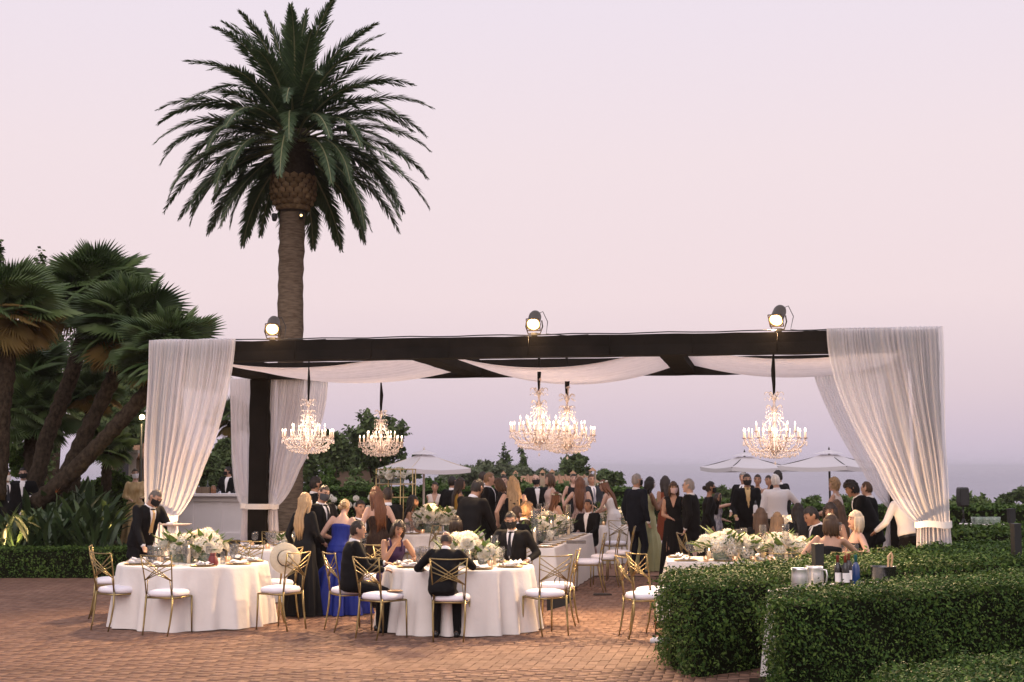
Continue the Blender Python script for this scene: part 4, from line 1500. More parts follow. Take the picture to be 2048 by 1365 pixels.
def rect_table(c, L, wd, rz, label_t, label_c, seed, h=.75, hang=None, name='long_table'):
    t = thing(name, label_t, 'table', c, rz, 'tables under white cloths')
    MB().box((0, 0, h - .025), (L - .03, wd - .03, .03)).build('tabletop', TWOOD, t, smooth=False)
    for sx in (-1, 1):
        for sy in (-1, 1):
            MB().tube([(sx * L * .42, sy * wd * .36, h - .04), (sx * L * .42, sy * wd * .38, 0)], .018, 6).build('leg', BLACKMETAL, t)
    g = random.Random(seed)
    per_ = []
    M_ = 22
    cornr = [(-1, -1), (1, -1), (1, 1), (-1, 1)]
    for k in range(4):
        a, b2 = cornr[k], cornr[(k + 1) % 4]
        n = int((L if k % 2 == 0 else wd) / .045)
        for i in range(n):
            u = i / n
            per_.append((a[0] + (b2[0] - a[0]) * u, a[1] + (b2[1] - a[1]) * u, k, u))
    N = len(per_)
    rows = [.0, .03, .1, .25, .4, .55, .7, .85, 1.0]
    V = []
    top = [Vector((x * L / 2 * .96, y * wd / 2 * .92, h)) for x, y, k, u in per_]
    V.append([Vector((p.x * .05, p.y * .05, h)) for p in top])
    V.append(top)
    for q in rows:
        ring = []
        for i, (x, y, k, u) in enumerate(per_):
            nx, ny = [(0, -1), (1, 0), (0, 1), (-1, 0)][k]
            s = (L if k % 2 == 0 else wd) * u
            f = math.sin(s * 11 + seed + k * 2) * .6 + math.sin(s * 23 + seed * 1.7) * .35
            cornerness = max(0, 1 - min(u, 1 - u) * (L if k % 2 == 0 else wd) / .2)
            out = .004 + q * .03 + f * .022 * q + cornerness * .08 * q
            ring.append(Vector((x * L / 2 + nx * out + (x * .05 * q if cornerness else 0), y * wd / 2 + ny * out, (h - .004) * (1 - q) + .008)))
        V.append(ring)
    o = MB().loft(V, cap=False).build('tablecloth', WHITECLOTH)
    o.location = c
    o.rotation_euler = (0, 0, rz)
    return tag(o, label_c, 'tablecloth', 'floor length white tablecloths')

T1 = round_table(387, 17.5, .92, 'round dinner table under its cloth in front of the waiter', 'floor length white cloth on the round table in front of the waiter', 1)
T2 = round_table(920, 17.0, .9, 'round dinner table under its cloth with seated couple and balding man', 'floor length white cloth on the round table of the balding man', 2)
T3 = round_table(556, 20.8, .72, 'small round table under its cloth beside the black inner post', 'white cloth on the small table beside the black inner post', 3)
T4 = round_table(684, 20.4, .8, 'round table under its cloth behind the woman in blue', 'white cloth on the table behind the woman in blue', 4)
T5 = round_table(868, 25.4, .9, 'round table under its cloth at the middle back', 'white cloth on the middle back table with the seated girl', 5)
T6 = round_table(1240, 28.9, .78, 'round table under its peach lit cloth beside the green gown', 'peach lit white cloth on the table beside the green gown', 6)
nr = Vector((GX(1108, 20.5, .75), 20.5, 0))
TLc = nr + e2 * 2.3 - e1 * .55
rect_table(TLc, 4.6, 1.1, math.pi / 2 - AX, 'long banquet table under its cloth with candles and white flowers', 'white cloth with square corner on the long banquet table', 7)
T8 = Vector((GX(1530, 18.0), 18.0, 0))
rect_table(T8, 2.5, 1.0, -AX * .6, 'long table under its cloth behind the large hedge', 'white cloth on the long table behind the large hedge', 8)
T9 = round_table(1590, 21.6, .85, 'round table under its cloth behind the seated women with turned backs', 'white cloth on the table behind the seated women with turned backs', 9)
SV = Vector((3.11, 13.49, 0))
rect_table(SV, 1.5, .42, R(43), 'narrow service table under its cloth in the gap between the hedges', 'white cloth on the service table in the gap between the hedges', 10, h=.79, name='service_table')
rect_table(Vector((GX(1968, 27), 27, 0)), .8, .5, -AX, 'far service table under its cloth at the ocean side', 'white cloth on the far service table at the ocean side', 11, h=.84, name='service_table')

# ================================================================== TABLEWARE
def blossom_mesh(kind, seed):
    g = random.Random(seed)
    b = MB()
    if kind == 'hydrangea':
        n = 46
        for k in range(n):
            z = 1 - 1.7 * (k + .5) / n
            a = k * 2.39996
            rr = math.sqrt(max(0, 1 - z * z))
            d = Vector((rr * math.cos(a), rr * math.sin(a), z))
            M = d.to_track_quat('Z', 'Y').to_matrix() @ Matrix.Rotation(g.uniform(0, 6), 3, 'Z')
            c = d * (.085 * g.uniform(.9, 1.08))
            s = .026 * g.uniform(.85, 1.15)
            o = len(b.v)
            b.v += [tuple(c + M @ Vector(p) * s) for p in ((0, 0, -.2), (1, 1, .25), (0, .55, 0), (-1, 1, .25), (-.55, 0, 0), (-1, -1, .25), (0, -.55, 0), (1, -1, .25), (.55, 0, 0))]
            b.f += [(o, o + 8, o + 1, o + 2), (o, o + 2, o + 3, o + 4), (o, o + 4, o + 5, o + 6), (o, o + 6, o + 7, o + 8)]
    else:
        for lay, (m_, r, op, hh) in enumerate(((3, .018, .15, .055), (4, .03, .35, .052), (5, .042, .65, .046), (6, .052, 1.0, .036))):
            for k in range(m_):
                a = 2 * math.pi * k / m_ + lay * .7
                t = Vector((math.cos(a), math.sin(a), 0))
                u = Vector((-t.y, t.x, 0))
                p0 = t * .008 + Vector((0, 0, -.01))
                p1 = t * r + Vector((0, 0, hh * .55))
                p2 = t * (r + op * .018) + Vector((0, 0, hh))
                wv = .03 + .006 * lay
                b.v += [tuple(p0), tuple(p1 - u * wv * .7 - t * .008), tuple(p1 + t * .004), tuple(p1 + u * wv * .7 - t * .008), tuple(p2 - u * wv * .5), tuple(p2 + u * wv * .5)]
                o = len(b.v) - 6
                b.f += [(o, o + 1, o + 2), (o, o + 2, o + 3), (o + 1, o + 4, o + 2), (o + 2, o + 4, o + 5), (o + 2, o + 5, o + 3)]
    return b.mesh('blossom', PETAL, smooth=False)
HYD = [blossom_mesh('hydrangea', i) for i in range(3)]
ROSE = [blossom_mesh('rose', 10 + i) for i in range(2)]
_l = MB()
_l.add([(0, 0, 0), (.022, .045, .008), (0, .05, -.002), (-.022, .045, .008), (0, .11, -.01)], [(0, 1, 2), (0, 2, 3), (1, 4, 2), (2, 4, 3)])
LEAFME = _l.mesh('leaf', LEAFG, smooth=False)
_v = MB().lathe([(.06, 0), (.085, .01), (.10, .05), (.10, .11), (.096, .11), (.094, .05), (.07, .015)], 18, cap=False)
VASEME = _v.mesh('vase', glass('green_glass_vase', (.25, .32, .25), .45))
def bouquet(label, loc, size, nh, nr_, seed, group, wide=1.0):
    g = random.Random(seed)
    t = thing('flower_arrangement', label, 'flowers', loc, g.uniform(0, 6), group)
    obj('vase', VASEME, t, None, None, size)
    pts = []
    for k in range(nh + nr_):
        z = 1 - .95 * (k + .5) / (nh + nr_)
        a = k * 2.39996
        rr = math.sqrt(max(0, 1 - z * z))
        q_ = g.uniform(.8, 1.3)
        pts.append(Vector((rr * math.cos(a) * .17 * wide * q_, rr * math.sin(a) * .17 * wide * q_, .13 + z * .13 * q_)) * size + Vector((g.gauss(0, .012), g.gauss(0, .012), g.gauss(0, .012))))
    order = list(range(nh + nr_))
    g.shuffle(order)
    for q, k in enumerate(order):
        p = pts[k]
        me = HYD[q % 3] if q < nh else ROSE[q % 2]
        d = (p - Vector((0, 0, .08 * size))).normalized()
        e = d.to_track_quat('Z', 'Y').to_euler()
        obj('blossom', me, t, p, e, size * (g.uniform(.7, .95) if q < nh else g.uniform(1.0, 1.4)))
    for k in range(34):
        a = g.uniform(0, 6.28)
        z = g.uniform(-.1, .95)
        rr = math.sqrt(max(0, 1 - z * z))
        p = Vector((rr * math.cos(a) * .17 * wide, rr * math.sin(a) * .17 * wide, .12 + z * .14)) * size
        d = (Vector((math.cos(a), math.sin(a), z + g.uniform(0, .8)))).normalized()
        e = d.to_track_quat('Y', 'Z').to_euler()
        obj('leaf', LEAFME, t, p, e, size * g.uniform(.9, 2.0))
    return t
# --- shared small pieces
CHG = MB().lathe([(.001, .004), (.13, .004), (.155, .012), (.16, .015), (.158, .011), (.13, .0), (.001, .0)], 24, cap=False).mesh('charger', mat('gold_charger', (.5, .34, .15), .35, metal=.7))
PLT = MB().lathe([(.001, .018), (.09, .018), (.125, .026), (.128, .024), (.09, .013), (.001, .013)], 24, cap=False).mesh('plate', mat('white_china', (.75, .72, .70), .25, spec=.5))
NAP = MB()
NAP.grid(8, 5, lambda u, v: Vector(((u - .5) * .10, (v - .5) * .2, .03 + .018 * math.sin(u * 9 + v * 3) + .012 * math.sin(v * 8))))
NAPME = NAP.mesh('napkin', SHIRT)
WG = MB().lathe([(.034, 0), (.034, .003), (.004, .008), (.004, .09), (.018, .10), (.036, .135), (.036, .175), (.030, .215), (.029, .215), (.035, .175), (.034, .137), (.016, .104)], 14, cap=False).mesh('wine_glass', GLASS)
TUMB = MB().lathe([(.03, 0), (.034, .11), (.033, .11), (.029, .006)], 12).mesh('tumbler', GLASS)
CYL = MB().lathe([(.045, 0), (.045, .36), (.043, .36), (.043, .006)], 16, cap=False).mesh('glass_cylinder', GLASS)
CND = MB().lathe([(.022, .004), (.022, .2), (.016, .205)], 10).mesh('candle', CANDLE)
TAP = MB().lathe([(.011, .0), (.010, .3), (.004, .305)], 8).mesh('taper', CANDLE)
FLM = MB().lathe([(.002, 0), (.008, .012), (.006, .028), (.001, .045)], 8).mesh('flame', FLAME)
VOT = MB().lathe([(.032, 0), (.038, .07), (.036, .07), (.03, .008)], 12, cap=False).mesh('votive_glass', glass('amber_votive', (.9, .6, .35), .5))
LOWC = MB().lathe([(.022, .008), (.022, .035)], 10).mesh('tea_candle', CANDLE)
def put(name, me, p, label, cat, group, rz=0.0, s=1.0):
    o = obj(name, me, None, p, (0, 0, rz), s)
    return tag(o, label, cat, group)
def hurricane(p, label, group, s=1.0, ch=1.0):
    t = thing('hurricane_candle', label, 'candle', p, 0, group)
    obj('glass_cylinder', CYL, t, None, None, (1, 1, s))
    c = obj('candle', CND, t, None, None, (1, 1, ch))
    obj('flame', FLM, t, (0, 0, .205 * ch), None, 1)
def votive(p, label, group):
    t = thing('votive_candle', label, 'candle', p, 0, group)
    obj('votive_glass', VOT, t)
    obj('candle', LOWC, t)
    obj('flame', FLM, t, (0, 0, .036), None, .8)
def glow(p, e, parent=None):
    ld = bpy.data.lights.new('candle_glow', 'POINT')
    ld.energy = e * 1.7
    ld.color = (1, .58, .26)
    ld.shadow_soft_size = .08
    lo = bpy.data.objects.new('candle_glow', ld)
    col.objects.link(lo)
    lo.location = p
def place_setting(c, ang, rad, wh, g, h=.75, glasses=2, plate=True):
    d = Vector((math.cos(ang), math.sin(ang), 0))
    s_ = Vector((-d.y, d.x, 0))
    p = c + d * rad + Vector((0, 0, h + .001))
    gr = 'place settings on ' + wh
    put('charger_plate', CHG, p, 'round gold charger plate on ' + wh, 'plate', gr)
    if plate:
        put('plate', PLT, p + Vector((0, 0, .003)), 'white plate on its gold charger on ' + wh, 'plate', gr)
        put('napkin', NAPME, p + Vector((0, 0, .004)), 'crumpled white napkin on ' + wh, 'napkin', gr, g.uniform(0, 6))
    for k in range(glasses):
        q = p - d * (.20 + .02 * k) + s_ * (.1 + .09 * k) * (1 if g.random() < .7 else -1)
        if k < 2:
            put('wine_glass', WG, q, 'clear stemmed wine glass on ' + wh, 'glass', gr, 0, g.uniform(.95, 1.1))
        else:
            put('tumbler', TUMB, q, 'clear water tumbler on ' + wh, 'glass', gr)
def dress_round(c, wh, r, n, seed, bq, cyl, glasses=2, skip=(), h=.75):
    g = random.Random(seed)
    for k in range(n):
        if k in skip:
            continue
        place_setting(c, 2 * math.pi * (k + .3) / n, r - .2, wh, g, h, glasses)
    for k, (dx, dy, s, nh, nr_) in enumerate(bq):
        bouquet(['rounded white hydrangea and rose arrangement on ', 'smaller white rose arrangement with green leaves on '][0 if nh > nr_ else 1] + wh, c + Vector((dx, dy, h)), s, nh, nr_, seed * 7 + k, 'white flower arrangements')
    for dx, dy, s, ch in cyl:
        hurricane(c + Vector((dx, dy, h + .001)), 'white candle in tall clear glass cylinder on ' + wh, 'hurricane candles', s, ch)
    for k in range(4):
        a = g.uniform(0, 6.28)
        votive(c + Vector((math.cos(a) * .42, math.sin(a) * .42, h + .001)), 'small amber votive candle on ' + wh, 'votive candles')
    glow(c + Vector((0, -.1, h + .55)), 5)
dress_round(T1, 'the round table before the waiter', .92, 9, 1, [(-.22, .12, 1.15, 8, 5), (.14, .05, 1.15, 8, 6), (-.05, -.05, .7, 1, 9)], [(-.02, -.18, .8, .9), (.2, .28, .95, 1), (.0, .35, 1.05, 1)], 3)
dress_round(T2, 'the round table of the balding man', .9, 9, 2, [(.05, .0, 1.2, 6, 8), (.3, -.02, .85, 2, 9), (-.12, .12, .9, 5, 3)], [(.0, .28, 1.0, .6), (.12, -.15, 1.0, .7), (.42, .1, 1.0, .6)], 3, skip=(6,))
dress_round(T3, 'the small table by the inner post', .72, 5, 3, [(.05, .05, .6, 2, 6)], [(.2, .1, .7, .7)], 2)
dress_round(T4, 'the table behind the woman in blue', .8, 6, 4, [(.1, .0, .9, 6, 5)], [(-.2, .1, .9, .8)], 2)
dress_round(T5, 'the middle back table', .9, 8, 5, [(-.05, .0, 1.5, 8, 7), (.3, .1, 1.3, 5, 8), (-.3, .1, 1.0, 6, 3)], [(-.45, .2, 1.1, .8), (.1, .4, 1.1, .8)], 3)
dress_round(T6, 'the peach lit round table', .78, 6, 6, [(-.3, .0, 1.25, 7, 5), (.1, .15, 1.1, 6, 5)], [(.25, -.1, .9, .8)], 2)
dress_round(T9, 'the table behind the turned women', .85, 6, 9, [(.0, .0, 1.3, 8, 6), (.35, .1, 1.0, 5, 5)], [(-.3, .1, 1, .8), (.2, -.2, 1, .8)], 2)
# long table
g9 = random.Random(99)
wl_ = 'the long banquet table'
for k in range(9):
    u = -2.1 + k * .5
    for s in (-1, 1):
        p = TLc + e2 * u + e1 * s * .36 + Vector((0, 0, .751))
        put('charger_plate', CHG, p, 'round gold charger plate on ' + wl_, 'plate', 'place settings on ' + wl_)
        put('plate', PLT, p + Vector((0, 0, .003)), 'white plate on its gold charger on ' + wl_, 'plate', 'place settings on ' + wl_)
        put('wine_glass', WG, p - e1 * s * .17 + e2 * .14, 'clear stemmed wine glass on ' + wl_, 'glass', 'place settings on ' + wl_)
        put('wine_glass', WG, p - e1 * s * .15 + e2 * .05, 'clear stemmed wine glass on ' + wl_, 'glass', 'place settings on ' + wl_)
for k in range(7):
    u = -2.05 + k * .66
    bouquet('white hydrangea and rose arrangement on the long banquet table', TLc + e2 * u + e1 * g9.uniform(-.1, .1) + Vector((0, 0, .75)), g9.uniform(.95, 1.2), 7, 7, 900 + k, 'flower arrangements along the long table')
for k in range(22):
    u = -2.2 + k * .2
    hurricane(TLc + e2 * u + e1 * (g9.choice((-1, 1)) * g9.uniform(.14, .26)) + Vector((0, 0, .751)), 'white candle in tall clear glass cylinder on the long banquet table', 'hurricane candles along the long table', g9.uniform(1.0, 1.6), g9.uniform(1.0, 1.7))
for u in (-1.6, 0, 1.6):
    glow(TLc + e2 * u + Vector((0, 0, 1.3)), 7)
o = MB().box((0, 0, .02), (.3, .13, .05)).build('clutch_bag', mat('pewter_leather', (.10, .09, .085), .4, c2=(.2, .18, .17), scale=40), smooth=False)
p = W(1152, 1074, 21.6)
o.location = (p.x, 21.6, .765)
tag(o, 'flat pewter clutch bag on the edge of the long banquet table', 'clutch bag')
# long table behind the hedge
wl8 = 'the long table behind the hedge'
E1 = Vector((math.cos(AX * .6), -math.sin(AX * .6), 0))
for k in range(5):
    for s in (-1, 1):
        p = T8 + E1 * (-1.05 + k * .5) + Vector((0, s * .33, .751))
        put('charger_plate', CHG, p, 'round gold charger plate on ' + wl8, 'plate', 'place settings on ' + wl8)
        put('plate', PLT, p + Vector((0, 0, .003)), 'white plate on its gold charger on ' + wl8, 'plate', 'place settings on ' + wl8)
        put('napkin', NAPME, p + Vector((0, 0, .004)), 'crumpled white napkin on ' + wl8, 'napkin', 'place settings on ' + wl8, k)
        for q in range(2):
            put('wine_glass', WG, p + Vector((.1 + .08 * q, -s * .15, 0)), 'clear stemmed wine glass on ' + wl8, 'glass', 'place settings on ' + wl8)
bouquet('large cream tulip and hydrangea arrangement over the hedge end', Vector((GX(1440, 17.9, .9), 17.75, .75)), 1.2, 8, 9, 801, 'flower arrangements on the table behind the hedge', 1.15)
bouquet('white tulip arrangement beside the large cream one', Vector((GX(1492, 17.9, .9), 17.8, .75)), 1.0, 5, 9, 802, 'flower arrangements on the table behind the hedge')
bouquet('white hydrangea arrangement in front of the light brown haired woman', Vector((GX(1562, 18.0, .9), 17.9, .75)), 1.1, 9, 4, 803, 'flower arrangements on the table behind the hedge')
bouquet('low white arrangement between the seated man and the bare backed woman', Vector((GX(1598, 18.2, .9), 18.25, .75)), .85, 7, 4, 804, 'flower arrangements on the table behind the hedge')
for px, Y, s, ch in ((1418, 18.2, 1.1, .5), (1442, 18.35, 1.0, .5), (1462, 18.3, .9, .5), (1478, 18.35, 1.05, .6), (1488, 18.3, 1.1, .6), (1526, 18.0, 1.25, 1.0), (1572, 17.75, 1.3, 1.2), (1590, 18.35, .9, .7)):
    hurricane(Vector((GX(px, Y, .9), Y, .751)), 'white candle in tall clear glass cylinder on the table behind the hedge', 'hurricane candles behind the hedge', s, ch)
for px in (1412, 1470, 1506, 1540, 1610):
    votive(Vector((GX(px, 17.6, .75), 17.6, .751)), 'small amber votive candle on the table behind the hedge', 'votive candles')
glow(T8 + Vector((-.3, -.05, 1.25)), 6)
glow(T8 + Vector((.7, .1, 1.25)), 5)

# ---- small things
b = MB().lathe([(.001, .105), (.05, .11), (.085, .10), (.092, .02), (.10, .004), (.175, -.004), (.19, .004), (.188, .008), (.1, .012)], 32, cap=False)
STRAW = mat('cream_straw', (.62, .52, .36), .8, c2=(.68, .58, .42), scale=30, bump=.3, bscale=120)
hat = thing('straw_hat', 'cream straw fedora with dark band hung on a chair back', 'hat', W(570, 1117, 16.95))
M = Euler((R(78), R(10), R(24))).to_matrix().to_4x4()
ho = b.build('crown_and_brim', STRAW, hat)
ho.rotation_euler = (R(80), R(8), R(20))
hb = MB().lathe([(.094, .012), (.0935, .04), (.092, .042)], 32, cap=False).build('band', mat('dark_hat_band', (.03, .02, .015), .7), ho)
hb.scale = (1.03, 1.03, 1)
bag = thing('handbag', 'black wedge handbag hanging from the back of a gold chair', 'handbag', W(1118, 1202, 17.2))
b = MB()
b.add([(-.15, -.035, -.12), (.1, -.035, -.05), (.17, -.03, .03), (.02, -.02, .14), (-.15, -.02, .10), (-.15, .035, -.12), (.1, .035, -.05), (.17, .03, .03), (.02, .02, .14), (-.15, .02, .10)],
      [(0, 1, 2, 3, 4), (9, 8, 7, 6, 5), (0, 5, 6, 1), (1, 6, 7, 2), (2, 7, 8, 3), (3, 8, 9, 4), (4, 9, 5, 0)])
b.build('body', mat('black_leather', (.012, .012, .012), .45, spec=.4), bag, smooth=False)
MB().tube([(-.08, 0, .11), (-.05, 0, .26), (.0, 0, .32), (.01, 0, .26), (.0, 0, .13)], .006, 5).build('strap', BLACKMETAL, bag)
o = MB().lathe([(.001, .012), (.05, .016), (.085, .012), (.095, .0), (.001, .0)], 20, cap=False).build('clutch', mat('tan_leather', (.24, .13, .06), .5, bump=.3))
o.location = W(790, 1184, 16.0)
o.location.z = .525
tag(o, 'round tan clutch lying on the cushion of an empty chair', 'clutch bag')
rb = thing('red_gift_pouch', 'small dark red gathered pouch on the round table before the waiter', 'pouch', Vector((GX(424, 16.9, .8), 16.95, .752)))
MB().lathe([(.06, 0), (.065, .04), (.045, .11), (.03, .125), (.045, .15)], 12).build('pouch', mat('dark_red_satin', (.16, .03, .03), .4), rb)
MB().lathe([(.034, .118), (.034, .128)], 12).build('ribbon', mat('dark_red_ribbon', (.08, .012, .012), .4), rb)
SILV = mat('silver', (.85, .82, .80), .3, metal=.8)
for i, (px, lab) in enumerate(((1599, 'polished silver water pitcher standing further from the bollard'), (1631, 'polished silver water pitcher standing next to the bollard'))):
    p = W(px, 1175, 13.0 + .2 * i)
    t = thing('water_pitcher', lab, 'pitcher', (p.x, p.y, .792), R(40 - 80 * i), 'silver pitchers on the service table')
    MB().lathe([(.075, 0), (.078, .01), (.076, .15), (.072, .2), (.076, .215), (.07, .214), (.066, .02)], 24, cap=False).build('body', SILV, t)
    MB().tube([(.07, 0, .19), (.115, 0, .185), (.125, 0, .13), (.11, 0, .06), (.075, 0, .04)], .008, 6).build('handle', SILV, t)
    MB().add([(-.07, -.025, .21), (-.07, .025, .21), (-.105, 0, .222), (-.074, 0, .17)], [(0, 2, 3), (2, 1, 3)]).build('spout', SILV, t, smooth=False)
BG_ = mat('wine_bottle_glass', (.010, .008, .006), .12, spec=.6)
BLU = mat('blue_bottle_glass', (.02, .05, .16), .15, spec=.6)
for i, (px, Y, m, cap_, lab) in enumerate(((1676, 13.45, BG_, (.16, .03, .02), 'red capped wine bottle at the pitcher end of the row'), (1691, 13.4, BG_, (.2, .04, .02), 'red capped wine bottle in the middle of the row'), (1698, 13.75, BG_, (.15, .04, .02), 'red capped wine bottle half behind the middle one'), (1712, 13.5, BLU, (.01, .10, .10), 'blue water bottle with teal cap beside the wine bottles'))):
    t = thing('bottle', lab, 'bottle', (GX(px, Y, .9), Y, .792), 0, 'bottles on the service table')
    MB().lathe([(.036, 0), (.038, .01), (.038, .18), (.03, .21), (.0145, .235), (.013, .30), (.001, .301)], 18).build('glass_body', m, t)
    MB().lathe([(.0150, .238), (.0152, .298), (.0145, .306), (.001, .307)], 14).build('capsule', mat('capsule_%d' % i, cap_, .5), t)
    if i < 3:
        MB().grid(8, 1, lambda u, v: Vector((.0388 * math.cos(-2.6 + u * 2.1), .0388 * math.sin(-2.6 + u * 2.1), .05 + .09 * v))).build('label_paper', SHIRT, t)
t = thing('ice_bucket', 'dark metal ice bucket with cloth and flame-like wooden tongs', 'ice bucket', (GX(1764, 14.0, .9), 13.95, .792))
MB().lathe([(.09, 0), (.11, .02), (.125, .16), (.13, .165), (.12, .16), (.105, .02)], 24, cap=False).build('bucket', mat('dark_steel', (.10, .10, .10), .25, metal=.8), t)
MB().lathe([(.001, .15), (.118, .15)], 20, cap=False).build('ice', mat('ice', (.7, .75, .8), .2, spec=.6), t)
for s in (-1, 1):
    MB().tube([(.06 + s * .012, 0, .1), (.075 + s * .02, 0, .26), (.085, 0, .31)], [.008, .012, .003], 5).build('tong', mat('pale_wood', (.55, .35, .2), .5), t)
o = MB().lathe([(.001, .004), (.10, .004), (.115, .012), (.113, .016), (.1, .008), (.001, .008)], 22, cap=False).build('serving_plate', PLT.materials[0])
o.location = (GX(1738, 13.85, .95), 13.8, .89)
o.location.z = .795
tag(o, 'white plate beside the ice bucket on the service table', 'plate')
# floor bits
o = MB().loft([[Vector((x * s, y * s, z)) for x, y in ((-.14, -.03), (.05, -.045), (.14, -.02), (.14, .02), (.05, .045), (-.14, .03))] for z, s in ((0, 1), (.02, 1), (.03, .85))]).build('sandal', mat('dark_sandal', (.03, .022, .018), .6), smooth=False)
o.location = (GX(1205, 21.2), 21.2, 0)
tag(o, 'dark flat sandal left on the bricks by the long table chairs', 'sandal')
o = MB().loft([[Vector((x * s, y * s, z)) for x, y in ((-.12, -.03), (.04, -.042), (.13, -.02), (.13, .02), (.04, .042), (-.12, .03))] for z, s in ((0, 1), (.035, 1), (.06, .7))]).build('sneaker', mat('white_shoe', (.72, .70, .70), .6))
o.location = (GX(1322, 15.55), 15.55, 0)
tag(o, 'white shoe on the bricks at the end of the large hedge', 'shoe')
# bottles on the far ocean-side table
for i, px in enumerate((1945, 1953, 1962, 1970, 1979, 1988)):
    put('decanter', VASEME if i % 2 else TUMB, Vector((GX(px, 27, 1), 26.9 + .05 * (i % 3), .845)), 'small clear vessel on the far service table', 'vessel', 'vessels on the far service table', 0, 1.2)
# flowers on the gold rack
for i, px in enumerate((768, 779, 789, 800)):
    bouquet('round bunch of white roses on the top shelf of the gold rack', Vector((GX(px, RY, 1.6), RY, rh * .82 + .016)), 1.0, 4, 8, 850 + i, 'flowers on the gold rack')
# white roses in the back hedge
for i in range(16):
    px, py = rng.uniform(560, 760), rng.uniform(990, 1020)
    p = W(px, py, 36.3)
    put('rose_bloom', HYD[i % 3], (p.x, 36.3 - .06 * (p.x + 5) * .13 + .0, p.z), 'white rose bloom on the clipped hedge behind the bar', 'flower', 'white roses on the hedge', 0, .9)

